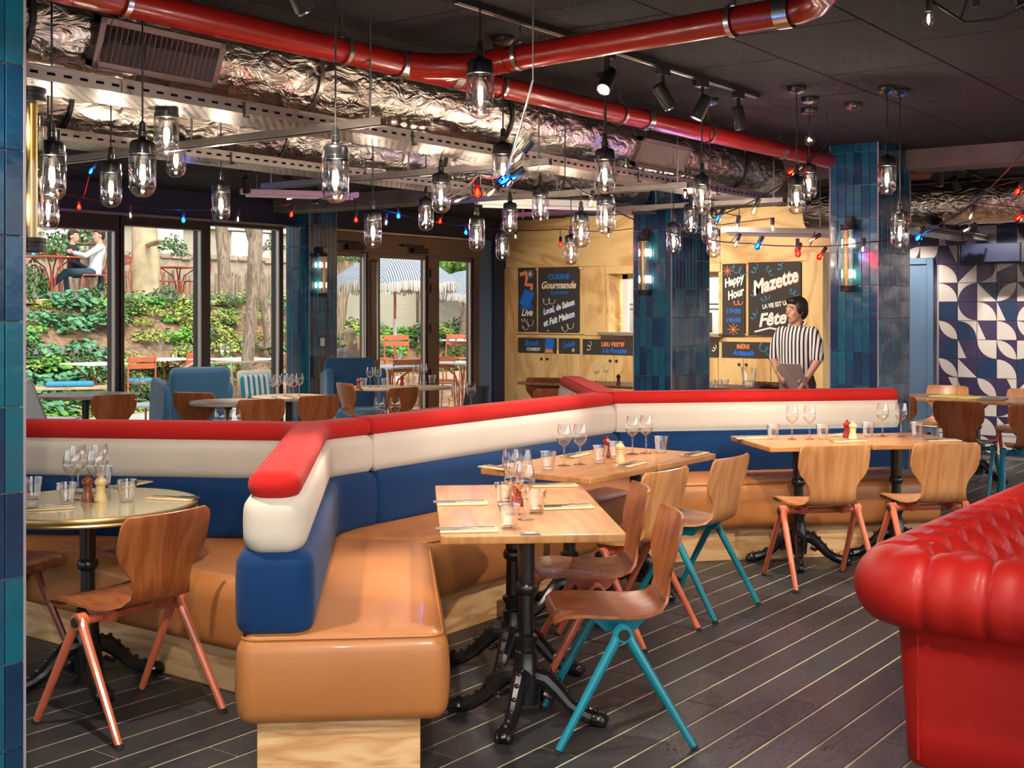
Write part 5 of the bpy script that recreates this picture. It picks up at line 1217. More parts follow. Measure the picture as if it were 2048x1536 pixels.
# red elbow pipe beyond the beam
p=at_d(1840,345,11.0); t=thing('red_pipe_elbow','short red pipe elbow below the ceiling beyond the beam','pipe'); MB().tube([p+Vector((-.9,.5,-.02)),p+Vector((-.1,.05,-.02)),p+Vector((.06,-.04,0)),p+Vector((.12,-.08,.08)),p+Vector((.12,-.08,.3))],.055,14).obj('bend',K['redpipe'],t)

# ------------------------------------------------------------------ blue armchairs inside
def slab(w,h,t,r,e,M,mb=None):
    b=cushion([(-w/2,0),(w/2,0),(w/2,h),(-w/2,h)],[r]*4,-t/2,t/2,e,ns=4,ne=3); 
    b.v=[tuple(M@Vector(v)) for v in b.v]; return b
def armchair(label,x,y,rz,tufts=False):
    t=thing('wing_armchair',label,'armchair',(x,y,0),rz)
    up=Matrix(((0,0,1,0),(1,0,0,0),(0,1,0,0),(0,0,0,1)))       # (u,v,w)->(w,u,v): u=left, v=up, w=forward
    tilt=Matrix.Rotation(math.radians(-14),4,'Y')
    slab(.60,.64,.13,.07,.04,Matrix.Translation((-.28,0,.36))@tilt@up).obj('backrest',K['armfab'],t)
    for s in (-1,1): slab(.5,.5,.08,.09,.03,Matrix.Translation((-.12,s*.31,.36))@Matrix.Rotation(math.radians(-8),4,'Y')@Matrix(((1,0,0,0),(0,0,1,0),(0,1,0,0),(0,0,0,1)))).obj('wing',K['armfab'],t)
    cushion([(-.28,-.29),(.30,-.29),(.30,.29),(-.28,.29)],[.06]*4,.24,.42,.05).obj('seat',K['armfab'],t)
    cushion([(-.32,-.33),(.26,-.33),(.26,.33),(-.32,.33)],[.06]*4,.14,.26,.02).obj('base',K['armfab'],t)
    for a in (-.26,.2):
        for b in (-.26,.26): MB().lathe([(.012,0),(.02,.15)],8,o=(a,b,0)).obj('leg',K['brass'],t)
    if tufts:
        bm=cached('abtn',lambda:MB().ball((0,0,0),.014,8,5).mesh('button',K['armfab']))
        for r,z in enumerate((.62,.78)):
            for k in range(4): link('button',bm,t,(-.215-(z-.36)*.25+.02,-.2+.133*k,z))
    return t
p=at_d(372,760,12.6); armchair('petrol blue armchair seen from behind at the left window',p.x,p.y,math.radians(70))
p=at_d(712,760,14.3); armchair('petrol blue buttoned armchair facing the room by the garden pillar',p.x,p.y,math.radians(-125),True)
p=at_d(1488/2048*410+600+10,790,12.2)
t=thing('black_shell_chair','dark shell chair at the right end of the oval table','chair',(p.x,p.y,0),math.radians(160))
MB().grid(lambda i,j:(-.22+.05*math.cos((j/8-.5)*PI)-.06*(i/6),.24*math.sin((j/8-.5)*PI)*(1-.15*(i/6)),.44+.36*i/6),7,9).obj('backrest',K['blackm'],t); cushion([(-.22,-.22),(.2,-.22),(.2,.22),(-.22,.22)],[.1]*4,.42,.46,.015).obj('seat',K['blackm'],t)
for a in (-.18,.18):
    for b in (-.18,.18): MB().tube([(a,b,.43),(a*1.2,b*1.2,0)],.012,6).obj('leg',K['blackm'],t)

# ------------------------------------------------------------------ garden: ground, bank, walls
def gz(x,y):
    q=min(max((y-16.2)/3.2,0),1); q=q*q*(3-2*q); hmax=1.73 if x<17.5 else max(.95,1.73-.25*(x-17.5))
    return hmax*q-.02+.05*math.sin(x*1.7)*math.sin(y*1.3)*min(1,q*3)
gx=[4+.6*i for i in range(61)]; gy=[WY+.2+.4*j for j in range(56)]
g=MB().grid(lambda i,j:(gx[i],gy[j],gz(gx[i],gy[j])),61,56)
struct('floor_garden',g,K['mulch'],'sloping garden bank of leaf litter outside the windows')
struct('floor_terrace',MB().box((3,WY+.2,-.1),(40,16.1,.005)),K['pave'],'pale paved terrace outside the garden doors')
struct('floor_upper_deck',MB().cbox((9.5,19.0,1.66),(16.5,22.9,1.745),.01),K['deckw'],'upper timber deck of the garden terrace')
sw=struct('wall_garden',MB().box((6,23.0,1.2),(40,23.4,2.78)),K['stone'],'rubble stone wall behind the upper garden deck')
cap=MB(); rr=random.Random(5)
for k in range(120):
    x=6+k*.28; MB.cbox(cap,(x,22.93+rr.uniform(-.03,.03),2.72+rr.uniform(-.02,.03)),(x+.26,23.43,2.85+rr.uniform(-.04,.05)),.02)
o=cap.obj('coping_stones',K['stone'],sw); o['kind']='stuff'
fc=thing('garden_building','cream rendered building behind the garden wall','building',(0,0,0))
MB().box((17.5,30,0),(45,30.5,9)).obj('wall',K['facade'],fc); MB().box((17.4,29.75,4.3),(45,30,4.55)).box((17.4,29.85,4.05),(45,30,4.2)).box((17.4,29.85,3.0),(45,30,3.1)).obj('cornice',K['white'],fc)
for k in range(4):
    x=19+k*3.4; wn=MB().cbox((x,29.86,3.15),(x+1.5,29.99,4.0),.02).obj('window',K['white'],fc); MB().box((x+.1,29.84,3.25),(x+1.4,29.87,3.9)).obj('pane',K['kitchen'],wn)
hw=thing('garden_hoarding','smooth pale hoarding at the far end of the terrace','wall',(0,0,0))
for k in range(6): MB().cbox((20.5+k*1.6,20.6-.1*k,.6),(22.06+k*1.6,20.66-.1*k,2.0),.01).obj('panel',K['hoard'],hw)
# stick fence on the upper deck
sf=thing('paling_fence','rough wooden paling fence behind the upper deck','fence',(0,0,0))
me=MB().cbox((-.035,-.015,0),(.035,.015,.75),.006).mesh('paling',K['bark'],0)
for k in range(70):
    x=10+k*.16+rr.uniform(-.03,.03); link('paling',me,sf,M=Matrix.Translation((x,22.6,1.7+rr.uniform(-.1,.02)))@Matrix.Rotation(rr.uniform(-.08,.08),4,'Y'))
# ------------------------------------------------------------------ plants
def leafy(nm,mat,n,R,Hh,ls,seed,up=.4):
    r=random.Random(seed); mb=MB()
    for _ in range(n):
        a=r.uniform(0,2*PI); q=math.sqrt(r.random()); zz=Hh*(1-q*q*.7)*r.uniform(.35,1); c=Vector((R*q*math.cos(a),R*q*math.sin(a),zz))
        M=Matrix.Translation(c)@Matrix.Rotation(a+r.uniform(-.8,.8),4,'Z')@Matrix.Rotation(r.uniform(-.2,1.0)*up*2,4,'Y')@Matrix.Rotation(r.uniform(-.6,.6),4,'X')
        l=ls*r.uniform(.6,1.25); w=l*.42
        mb.add([M@Vector(v) for v in ((0,0,0),(l*.35,w,l*.06),(l*.75,w*.8,0),(l,0,-l*.1),(l*.75,-w*.8,0),(l*.35,-w,l*.06),(l*.5,0,-.03*l))],[(0,6,2,1),(6,3,2),(0,5,4,6),(6,4,3)])
    return mb.mesh(nm,K[mat],0)
LM=[leafy('broad_leaf_plant','leaf',170,.42,.36,.13,1),leafy('blue_green_plant','leaf2',120,.36,.42,.15,2),leafy('olive_fern','leaf3',420,.45,.36,.075,3),leafy('dark_shrub','leaf4',480,.45,.5,.075,4)]
LN=['broad_leaf_plant','blue_green_plant','olive_fern','dark_shrub']; LL=['bright green broad-leaf plant','blue-green large-leaf plant','olive green fern','dark green shrub']
r=random.Random(11); REG={}
for k in range(330):
    px_=r.uniform(20,960); y=r.uniform(15.7,19.4) if px_<640 else r.uniform(16.2,20.5)
    ratio=(px_-1024)/FPX; d=y/(SA-ratio*CA); x=d*(CA+ratio*SA); i=r.choice([0,0,2,2,2,3]) if px_<640 else r.choice([0,2,3,3])
    if px_<200 and r.random()<.5: i=1
    if 17.3<y<18.3 and px_<560 and r.random()<.4: continue
    s=r.uniform(.4,.95); o=link(LN[i],LM[i],None,(x,y,gz(x,y)-.03),r.uniform(0,6)); o.scale=(s,s,s*r.uniform(.8,1.2)); tag(o,None,'plant','garden bank plants')
    w='left window' if px_<238 else 'middle window' if px_<410 else 'right window' if px_<600 else 'doors'
    REG.setdefault((i,('low' if y<17.0 else 'halfway' if y<18.2 else 'high'),w),[]).append(o)
for (i,h,w),l in REG.items(): rank_labels(l,'{0} %s {1}%s on bank, %s'%(LL[i],h,w))
# trees
def tree(label,base,top,r0,r1,mat='bark',crown=None,bend=.1):
    t=thing('garden_tree',label,'tree',(base[0],base[1],base[2]-.8)); B,Tp=Vector((0,0,0)),Vector(top)-Vector(base)+Vector((0,0,.8)); rr=random.Random(int(base[0]*31))
    n=14; pts=[];rs=[]
    for k in range(n+1):
        q=k/n; v=B.lerp(Tp,q)+Vector((bend*math.sin(q*5),bend*math.cos(q*4)*.6,0))*q; pts.append(v); rs.append((r0*(1-q)+r1*q)*(1+.5*math.exp(-q*14))*(1+rr.uniform(-.05,.05)))
    MB().tube(pts,rs,14).obj('trunk',K[mat],t)
    for px,py,d,me,s in crown or []:
        p=at_d(px,py,d); o=link('foliage',me,t,(p.x-base[0],p.y-base[1],p.z-base[2]+.8-.5*s),px); o.scale=(s,s,s)
        MB().tube([pts[9],(pts[9]+o.location)/2+Vector((0,0,.15)),o.location+Vector((0,0,.4*s))],[.05,.03,.012],6).obj('branch',K[mat],t)
    return t
def P3(px,py,d): return at_d(px,py,d)
cm=[leafy('crown','leaf3',1500,1.5,1.6,.12,21,up=.8),leafy('crown','leaf',1200,1.3,1.3,.13,22,up=.8),leafy('crown','leaf4',800,1.0,1.1,.12,23,up=.8)]
sp=leafy('spray','leaf4',190,.55,.8,.12,31,up=.9)
tree('thick plane tree trunk framed by the middle window',P3(292,612,24),P3(288,380,24.4),.27,.25,'bark2',[(345,478,22,sp,.45),(360,498,22,sp,.3)],bend=.04)
tree('broad grey trunk behind the seated couple',P3(200,605,26),P3(208,380,26.5),.30,.28,'bark',[(112,468,23.5,sp,.8),(140,488,23.5,sp,.6),(165,455,24,sp,.6),(95,500,23.5,sp,.5)],bend=.05)
tree('leaning rough-barked trunk in the right window',P3(490,690,19.0),P3(518,380,19.6),.085,.12,'bark',[(546,482,20,sp,.35)],bend=.05)
tree('slim forked trunk beside the leaning tree',P3(452,600,25),P3(440,380,25.5),.14,.12,'bark',bend=.05)
tree('thin branch leaning behind the rough-barked trunk',P3(545,610,23),P3(488,400,23.4),.10,.07,'bark',bend=.1)
tree('leaning trunk left of the striped parasol',P3(655,640,25),P3(700,400,25.5),.24,.20,'bark',[(695,508,24,cm[2],.4),(760,512,36,cm[2],1.2),(800,500,36,cm[0],1.4)],bend=.1)
tree('trunk behind the second parasol at right',P3(928,680,30),P3(965,440,31),.28,.24,'bark',[(870,520,34,cm[0],1.3),(925,545,33,cm[1],1.1),(905,490,36,cm[0],1.6),(955,500,32,cm[1],1.4)],bend=.1)
b=P3(64,600,21.5); o=link('potted_bush',LM[3],None,(b.x,b.y,1.745),0); o.scale=(.6,.6,1.5); tag(o,'tall bush on the upper deck at the left window edge','plant')

# ------------------------------------------------------------------ terrace furniture
def bistro_chair(label,loc,rz,mat='orange',cush=None):
    t=thing('slatted_garden_chair',label,'chair',loc,rz)
    def sl(): return MB().cbox((-.19,-.025,0),(.19,.025,.012),.003).mesh('slat',K[mat],0)
    me=cached(('slat',mat),sl)
    for k in range(5): link('slat',me,t,M=Matrix.Translation((-.17+.085*k,0,.44))@Matrix.Rotation(PI/2,4,'Z'))
    bs=cached(('bslat',mat),lambda:MB().cbox((-.006,-.2,-.04),(.006,.2,.04),.003).mesh('back_slat',K[mat],0))
    for k,z in enumerate((.70,.80)): link('back_slat',bs,t,M=Matrix.Translation((-.245-.02*k,0,z))@Matrix.Rotation(-.15,4,'Y'))
    for s in (-1,1):
        link('rear_leg',cached(('brl',mat,s),lambda:MB().tube([(-.29,s*.2,.85),(-.21,s*.2,.46),(-.22,s*.2,.40),(-.29,s*.21,0)],.012,7).mesh('rear_leg',K[mat])),t)
        link('front_leg',cached(('bfl',mat,s),lambda:MB().tube([(-.21,s*.2,.43),(.14,s*.2,.44),(.19,s*.2,.42),(.21,s*.2,.36),(.23,s*.21,0)],.012,7).mesh('front_leg',K[mat])),t)
    if cush: 
        o=cushion([(-.2,-.2),(.2,-.2),(.2,.2),(-.2,.2)],[.04]*4,.453,.50,.02,ns=3,ne=2).obj('seat_pad',K['tealcush'],t)
    return t
def bistro_table(label,loc,w=.7,mat='orange',top='cream',rz=0):
    t=thing('garden_table',label,'table',loc,rz)
    cushion([(-w/2,-w/2),(w/2,-w/2),(w/2,w/2),(-w/2,w/2)],[.03]*4,.72,.745,.004,ns=3,ne=1).obj('table_top',K[top],t)
    for a in range(4):
        q=PI/4+a*PI/2; c,s=math.cos(q),math.sin(q); MB().tube([(c*w*.45,s*w*.45,.72),(c*.12,s*.12,.55),(c*.05,s*.05,.35),(c*.05,s*.05,.05),(c*.2,s*.2,0)],.014,7).obj('leg',K[mat],t)
    return t
UZ=1.745
def up(px,d): p=at_d(px,600,d); return (p.x,p.y,UZ)
def lo(px,d,z=.005): p=at_d(px,700,d); return (p.x,p.y,z)
ang=lambda deg:math.radians(deg)+0
bistro_chair('slatted chair carrying the seated man on the upper deck',up(186,22.3),ang(150),'orange_d')
bistro_chair('empty slatted chair beside the mullion on the upper deck',up(228,23.2),ang(160),'orange_d'); bistro_chair('slatted chair left of the small deck table in the middle window',up(338,26.6),ang(-20),'orange_d'); bistro_chair('slatted chair right of the small deck table in the middle window',up(392,27.0),ang(160),'orange_d')
bistro_table('terracotta deck table in front of the seated couple',up(104,21.6),.75,'orange_d','orange_d'); bistro_table('terracotta deck table in the middle window',up(357,26.8),.8,'orange_d','orange_d')
bistro_chair('slatted terrace chair in the left part of the middle window',lo(280,19.0),ang(60),'orange',True); bistro_chair('slatted terrace chair at the right of the middle window',lo(380,20.4),ang(80),'orange')
bistro_table('cream topped terrace table at the left window',lo(190,18.8),.75); bistro_table('cream topped terrace table with a carafe in the middle window',lo(330,20.6),.75); bistro_table('cream topped terrace table with wine glasses in the right window',lo(475,20.6),.9)
bistro_chair('slatted terrace chair left of the right window table',lo(420,20.9),ang(0),'orange'); bistro_chair('slatted terrace chair with blue pad right of the right window table',lo(540,20.0),ang(165),'orange',True)
bn=thing('garden_bench','low wooden garden bench at the left window','bench',lo(140,18.0),math.radians(-36)); 
for k in range(4): MB().cbox((-.75,-.2+.1*k,.40),(.75,-.11+.1*k,.44),.006).obj('slat',K['deckw'],bn)
for a in (-.65,.65): MB().box((a-.04,-.18,0),(a+.04,.18,.40)).obj('leg',K['deckw'],bn)
q=lo(140,18.0,.445); tag(cushion([(-.33,-.17),(.33,-.17),(.33,.17),(-.33,.17)],[.05]*4,0,.07,.03).obj('bench_cushion',K['tealcush'],None,q,math.radians(-36)),'blue seat cushion lying on the wooden garden bench','cushion')
# door side terrace
DK=.30
struct('floor_step_deck',MB().cbox((13.8,13.0,0),(24,16.2,DK),.01),K['deckw'],'low timber deck outside the garden doors')
for i,(px,d,z,dg,l) in enumerate(((797,20.2,.38,230,'slatted terrace chair right behind the parasol pole'),(758,20.8,.38,300,'slatted terrace chair half behind the door post'),(878,19.6,.38,250,'slatted terrace chair seen whole in the right door leaf'),(802,18.0,0,60,'slatted terrace chair near the wine glasses in the door'),(905,21.0,.38,200,'slatted terrace chair farther right in the door leaf'),(692,18.2,0,75,'slatted terrace chair behind the blue armchair'),(880,18.8,0,215,'slatted terrace chair close outside the right door leaf'),(712,20.0,0,90,'slatted terrace chair by the steel door pull'))):
    p=at_d(px,680,d); zz=.005 if p.y<13.0 or p.x<13.8 else DK; bistro_chair(l,(p.x,p.y,zz),math.radians(dg),'orange')
for i,(px,d,l) in enumerate(((660,18.6,'cream terrace table with a carafe left in the door'),(780,17.8,'cream terrace table with four glasses seen through the door'),(935,21.5,'cream terrace table at the right of the door leaf'),(925,19.2,'white terrace table close outside the right door leaf'))):
    p=at_d(px,700,d); zz=.005 if p.y<13.0 or p.x<13.8 else DK; bistro_table(l,(p.x,p.y,zz),.75,'orange','white')
    if i==1:
        gl=[]
        for dx,dy in ((-.2,.1),(-.05,.2),(.1,-.1),(.2,.0)): gl.append(tag(link('wine_glass',wine_mesh(),None,(p.x+dx,p.y+dy,zz+.745)),None,'wine glass'))
        rank_labels(gl,'{0} wine glass {1}on the terrace table seen through the door')
    if i==0:
        cf=thing('glass_carafe','tall glass carafe on the terrace table left in the door','carafe',(p.x,p.y,zz+.745)); MB().lathe([(0,.003),(.045,.003),(.045,.18),(.03,.24),(.035,.28)],14,cap=False).obj('body',K['glass'],cf)
q=lo(322,20.5,.75); cf=thing('glass_carafe','tall glass carafe on the terrace table in the middle window','carafe',q); MB().lathe([(0,.003),(.05,.003),(.05,.24),(.045,.30)],14,cap=False).obj('body',K['glass'],cf)
gl=[]
for px,d in ((444,20.5),(456,20.5)): gl.append(tag(link('wine_glass',wine_mesh(),None,lo(px,d,.75)),None,'wine glass'))
rank_labels(gl,'{0} wine glass {1}on the terrace table in the right window')
tag(link('tumbler',tumbler_mesh(),None,lo(350,20.4,.75)),'tumbler on the terrace table in the middle window','glass')
# sling chair and loveseat just outside the windows
p=at_d(485,800,15.6); t=thing('garden_loveseat','tubular garden loveseat with two cream and two striped cushions','sofa',(p.x,p.y,.005),math.radians(-112))
MB().tube([(-.35,-.62,0),(-.32,-.62,.45),(-.42,-.6,.82),(-.44,-.5,.87),(-.44,.5,.87),(-.42,.6,.82),(-.32,.62,.45),(-.35,.62,0)],.016,8).tube([(-.44,0,.87),(-.33,0,.42)],.014,8).tube([(.3,-.62,0),(.3,-.62,.6),(-.33,-.62,.62)],.016,8).tube([(.3,.62,0),(.3,.62,.6),(-.33,.62,.62)],.016,8).tube([(.3,-.62,.36),(.3,.62,.36)],.014,8).obj('tube_frame',K['creamfab'],t)
MB().box((-.34,-.6,.36),(.3,.6,.40)).obj('seat',K['creamfab'],t)
up3=Matrix(((0,0,1,0),(1,0,0,0),(0,1,0,0),(0,0,0,1)))
for s,nm in ((-.3,'left'),(.3,'right')):
    M=Matrix.Translation((p.x,p.y,.005))@Matrix.Rotation(math.radians(-112),4,'Z')
    for m,dx,h0,hh,l in (('creamfab',-.30,.42,.36,'cream back cushion on the garden loveseat'),('cushstripe',-.18,.42,.30,'teal striped cushion on the garden loveseat')):
        b=cushion([(-.24,0),(.24,0),(.24,hh),(-.24,hh)],[.05]*4,-.06,.06,.05,ns=3,ne=3); o=b.obj('scatter_cushion',K[m],None,M=M@Matrix.Translation((dx,s,h0))@Matrix.Rotation(math.radians(-16),4,'Y')@up3); tag(o,l+', '+nm+' side as seen from its front','cushion')
p=at_d(85,820,12.95); t=thing('sling_chair','cream sling chair with tubular frame just outside the left window','chair',(p.x,max(p.y,WY+.62),.005),math.radians(25))
MB().tube([(-.45,-.28,.0),(-.38,-.28,.3),(.3,-.28,.42),(.34,-.28,0)],.014,8).tube([(-.45,.28,.0),(-.38,.28,.3),(.3,.28,.42),(.34,.28,0)],.014,8).tube([(-.3,-.26,.36),(-.62,-.26,.86),(-.62,.26,.86),(-.3,.26,.36)],.014,8).obj('tube_frame',K['creamfab'],t)
MB().grid(lambda i,j:((.28,-.26+.52*j/4,.41) if i==0 else (-.05,-.26+.52*j/4,.34) if i==1 else (-.3,-.26+.52*j/4,.38) if i==2 else (-.6,-.26+.52*j/4,.84)),4,5).obj('sling',K['white'],t)
p=at_d(300,800,14.4); t=thing('side_stool','small terracotta side table with papers outside the middle window','table',(p.x,p.y,.005),.3); MB().cbox((-.25,-.25,.43),(.25,.25,.455),.005).obj('table_top',K['white'],t)
for a in (-.2,.2):
    for b_ in (-.2,.2): MB().tube([(a,b_,.43),(a*1.15,b_*1.15,0)],.013,6).obj('leg',K['orange'],t)
# parasols
def parasol(label,p,R,ztop,zb):
    t=thing('fringed_parasol',label,'parasol',(p.x,p.y,zb)); n=8; h=ztop-zb
    prof=[(0.02,0),(.22,-.04),(.45,-.13),(.7,-.29),(.9,-.47),(1.0,-.60)]
    def gore():
        mb=MB(); nv=7
        def f(i,j):
            r,z=prof[i]; a=(-.5+j/(nv-1))*2*PI/n; sag=1-.06*math.cos(PI*(j/(nv-1)-.5))*r*0; sc=math.cos(PI*(j/(nv-1)-.5)); return (R*r*(1-.05*sc*r)*math.cos(a),R*r*(1-.05*sc*r)*math.sin(a),z*R*.8+.09*R*sc*r*r*.5)
        mb.grid(f,len(prof),nv); return mb.mesh('canopy_gore',K['umbY'],0)
    def fr():
        mb=MB(); nv=34; rr=random.Random(2)
        for k in range(nv):
            a=(-.5+(k+.5)/nv)*2*PI/n; sc=math.cos(PI*((k+.5)/nv-.5)); r=R*(1-.05*sc)*1.003; z=-.60*R*.8+.045*R*sc; L=.15*R*rr.uniform(.75,1.1); w=.013*R
            c=Vector((r*math.cos(a),r*math.sin(a),z)); tdir=Vector((-math.sin(a),math.cos(a),0))
            o=Vector((math.cos(a),math.sin(a),0))*rr.uniform(-.02,.03)
            mb.add([c-tdir*w,c+tdir*w,c+tdir*w*.6+o+Vector((0,0,-L)),c-tdir*w*.6+o+Vector((0,0,-L))],[(0,1,2,3)])
        return mb.mesh('fringe',K['fringe'],0)
    gm=cached(('gore',R),gore); fm=cached(('frn',R),fr)
    for k in range(n):
        g=link('canopy_gore',gm,t,(0,0,h),2*PI*k/n+.2); o=link('fringe',fm,g); o['kind']='stuff'
    MB().tube([(0,0,.0),(0,0,h)],.024,10).obj('pole',K['orange'],t); MB().tube([(0,0,.75),(0,0,1.1)],.034,10).obj('pole_sleeve',K['white'],t); MB().lathe([(.25,0),(.25,.05),(.05,.08)],18).obj('base',K['white'],t)
    for k in range(n): a=2*PI*(k+.5)/n+.2; MB().tube([(0,0,h-.35*R),(R*.55*math.cos(a),R*.55*math.sin(a),h-.2*R*.8)],.008,5).obj('rib',K['deckw'],t)
    MB().ball((0,0,h+.02),.03,8,6).obj('finial',K['white'],t)
K['umbY']=m_stripe('striped_canopy_gore',srgb('#a2a8b0'),srgb('#4c5866'),.042,'Y',.52)
p=at_d(790,600,22.0); parasol('fringed grey striped parasol filling the garden doors',Vector((p.x,p.y,0)),1.18,at_d(790,506,22.0).z,DK if p.x>13.8 and 13<p.y<16.2 else 0)
p=at_d(940,600,27.5); parasol('second fringed parasol half hidden at the right door edge',Vector((p.x,p.y,0)),1.18,at_d(940,540,27.5).z,.3)

# ------------------------------------------------------------------ people
def limb(mb,pts,rs,n=10):
    P=[Vector(p) for p in pts]; mb.tube(P,rs,n)
    for p,r in zip(P,rs): mb.ball(p,r,n,6)
    return mb
def rings(mb,R,n=18):      # (x,y,z,rx,ry)
    vs=[];fs=[]
    for x,y,z,rx,ry in R:
        for k in range(n): a=2*PI*k/n; vs.append((x+rx*math.cos(a),y+ry*math.sin(a),z))
    for i in range(len(R)-1):
        for k in range(n): fs.append((i*n+k,i*n+(k+1)%n,(i+1)*n+(k+1)%n,(i+1)*n+k))
    fs+=[tuple(range(n-1,-1,-1)),tuple((len(R)-1)*n+k for k in range(n))]; return mb.add(vs,fs)
def fuse(o,vox=.011,it=3):
    m=o.modifiers.new('fuse','REMESH'); m.mode='VOXEL'; m.voxel_size=vox; m.use_smooth_shade=True
    s=o.modifiers.new('soften','SMOOTH'); s.factor=.5; s.iterations=it; return o
def head(mb,c,yaw,s=1.0):
    """skin of a head: skull, jaw, nose, ears; c = head centre, yaw = look direction"""
    M=Matrix.Translation(c)@Matrix.Rotation(yaw,4,'Z')
    def E(p,r): mb.ball((0,0,0),1,14,10,M=M@Matrix.Translation(Vector(p)*s)@Matrix.Diagonal((r[0]*s,r[1]*s,r[2]*s,1)))
    E((0,0,.02),(.092,.074,.098)); E((.028,0,-.05),(.062,.056,.07)); E((.05,0,-.098),(.03,.032,.022))
    E((.095,0,-.018),(.022,.013,.024)); E((.09,0,.012),(.014,.009,.03)); E((.082,0,-.062),(.016,.026,.010))
    for k in (-1,1): E((-.005,k*.076,-.01),(.02,.010,.03)); E((.078,k*.032,.03),(.014,.024,.008)); E((.062,k*.038,-.03),(.02,.02,.02))
    return M
def face(par,c,yaw,s=1.0):
    M=Matrix.Translation(c)@Matrix.Rotation(yaw,4,'Z')
    for k in (-1,1):
        MB().ball(M@Vector((.081*s,k*.031*s,.008*s)),.0085*s,8,6).obj('eye',K['print_w'],par); MB().ball(M@Vector((.0865*s,k*.031*s,.008*s)),.0052*s,8,5).obj('iris',K['hair'],par)
        MB().tube([M@Vector((.090*s,k*.014*s,.032*s)),M@Vector((.088*s,k*.032*s,.037*s)),M@Vector((.078*s,k*.05*s,.03*s))],.004*s,5).obj('eyebrow',K['hair'],par)
    MB().tube([M@Vector((.092*s,-.02*s,-.060*s)),M@Vector((.099*s,0,-.060*s)),M@Vector((.092*s,.02*s,-.060*s))],[.003*s,.005*s,.003*s],6).obj('mouth',K['lips'],par)
K['lips']=plain('lips',srgb('#9a5a4c'),.5)
def hand(mb,w,d,palm_n,thumb_side,curl=.6,s=1.0):
    """w wrist, d finger direction, palm_n palm normal, thumb_side unit vector"""
    w=Vector(w); d=unit(d); n=unit(palm_n); t=unit(thumb_side); pc=w+d*.045*s
    M=Matrix.Translation(pc)@Matrix((( d.x,t.x,n.x,0),(d.y,t.y,n.y,0),(d.z,t.z,n.z,0),(0,0,0,1)))
    mb.ball((0,0,0),1,12,8,M=M@Matrix.Diagonal((.055*s,.042*s,.017*s,1)))
    for k,(o,L) in enumerate(((.030,.072),(.010,.080),(-.010,.074),(-.029,.058))):
        a=pc+d*.04*s+t*o*s; b=a+d*L*.45*s+n*curl*.016*s; c=b+(d*(1-curl*.6)+n*curl).normalized()*L*.33*s; e=c+(d*(.4-curl*.6)+n).normalized()*L*.25*s
        limb(mb,[a,b,c,e],[.009*s,.0085*s,.008*s,.007*s],8)
    a=w+d*.02*s+t*.03*s; b=a+(t*.8+d*.5).normalized()*.035*s; c=b+(d+n*.5).normalized()*.03*s; limb(mb,[a,b,c],[.011*s,.0095*s,.008*s],8)
# waiter
p=at_d(1594,775,11.2); wr=math.radians(184)
t=thing('person','person in a striped short-sleeved shirt and maroon trousers holding menus behind the bolster','person',(p.x,p.y,0),wr)
hy=math.radians(-34); HCn=Vector((.02,-.0,1.545))
b=MB(); head(b,HCn,hy,.98); limb(b,[(0,0,1.33),(.01,0,1.47)],[.058,.05]); rings(b,[(0,0,.95,.09,.13),(0,0,1.1,.09,.13),(0,0,1.3,.09,.15),(0,0,1.38,.05,.08)])
for s,el,wr_ in ((-1,(.02,-.215,1.10),(.22,-.10,1.00)),(1,(.06,.215,1.10),(.20,.13,.90))):
    limb(b,[(0,s*.15,1.35),el,wr_],[.05,.038,.027]); w=Vector(wr_); dd=(w-Vector(el)); hand(b,w,dd+Vector((0,0,-.05)),Vector((0,-s*.9,-.3)),Vector((.2,0,.8)),.8)
for s in (-1,1): limb(b,[(0,s*.09,.90),(.01,s*.10,.50),(-.01,s*.10,.09)],[.07,.05,.04])
fuse(b.obj('body',K['skin'],t),.008,2)
sh=MB(); rings(sh,[(0,0,.93,.115,.155),(0,0,1.02,.115,.152),(0,0,1.14,.118,.163),(0,0,1.26,.12,.165),(0,0,1.34,.105,.155),(0,0,1.39,.07,.105),(0,0,1.405,.055,.07)])
for s,el in ((-1,(.02,-.215,1.10)),(1,(.06,.215,1.10))): limb(sh,[(0,s*.14,1.345),(.01,s*.185,1.24),Vector((.01,s*.185,1.24)).lerp(Vector(el),.85)],[.062,.064,.056])
o=fuse(sh.obj('shirt',K['shirt'],t),.012,3)
MB().tube([(.06,-.055,1.385),(.0,-.075,1.425),(-.055,-.03,1.44),(-.055,.03,1.44),(.0,.075,1.425),(.06,.055,1.385)],[.012,.016,.016,.016,.016,.012],8).obj('collar',K['shirt'],t)
tr_=MB(); rings(tr_,[(0,0,.86,.11,.15),(0,0,.94,.118,.158),(0,0,.985,.112,.15)])
for s in (-1,1): limb(tr_,[(0,s*.085,.88),(.01,s*.10,.50),(-.01,s*.10,.09)],[.092,.072,.06])
fuse(tr_.obj('trousers',K['trouser'],t),.014,3)
for s in (-1,1): MB().ball((.05,s*.10,.045),(.13,.045,.045),12,8).obj('shoe',K['blackm'],t)
hr=MB(); M=Matrix.Translation(HCn)@Matrix.Rotation(hy,4,'Z')
for q,r in (((-.018,0,.045),(.098,.085,.088)),((-.055,0,.0),(.062,.075,.09)),((.045,0,.085),(.055,.066,.032)),((-.09,0,.03),(.035,.04,.04)),((.0,.07,.02),(.045,.018,.06)),((.0,-.07,.02),(.045,.018,.06))): hr.ball((0,0,0),1,12,8,M=M@Matrix.Translation(q)@Matrix.Diagonal((*r,1)))
fuse(hr.obj('hair',K['hair'],t),.009,2); face(t,HCn,hy,.98)
m=thing('menu_sheets','pale menu sheets held in the hands of the waiter','menu'); M=Matrix.Translation((p.x,p.y,0))@Matrix.Rotation(wr,4,'Z')
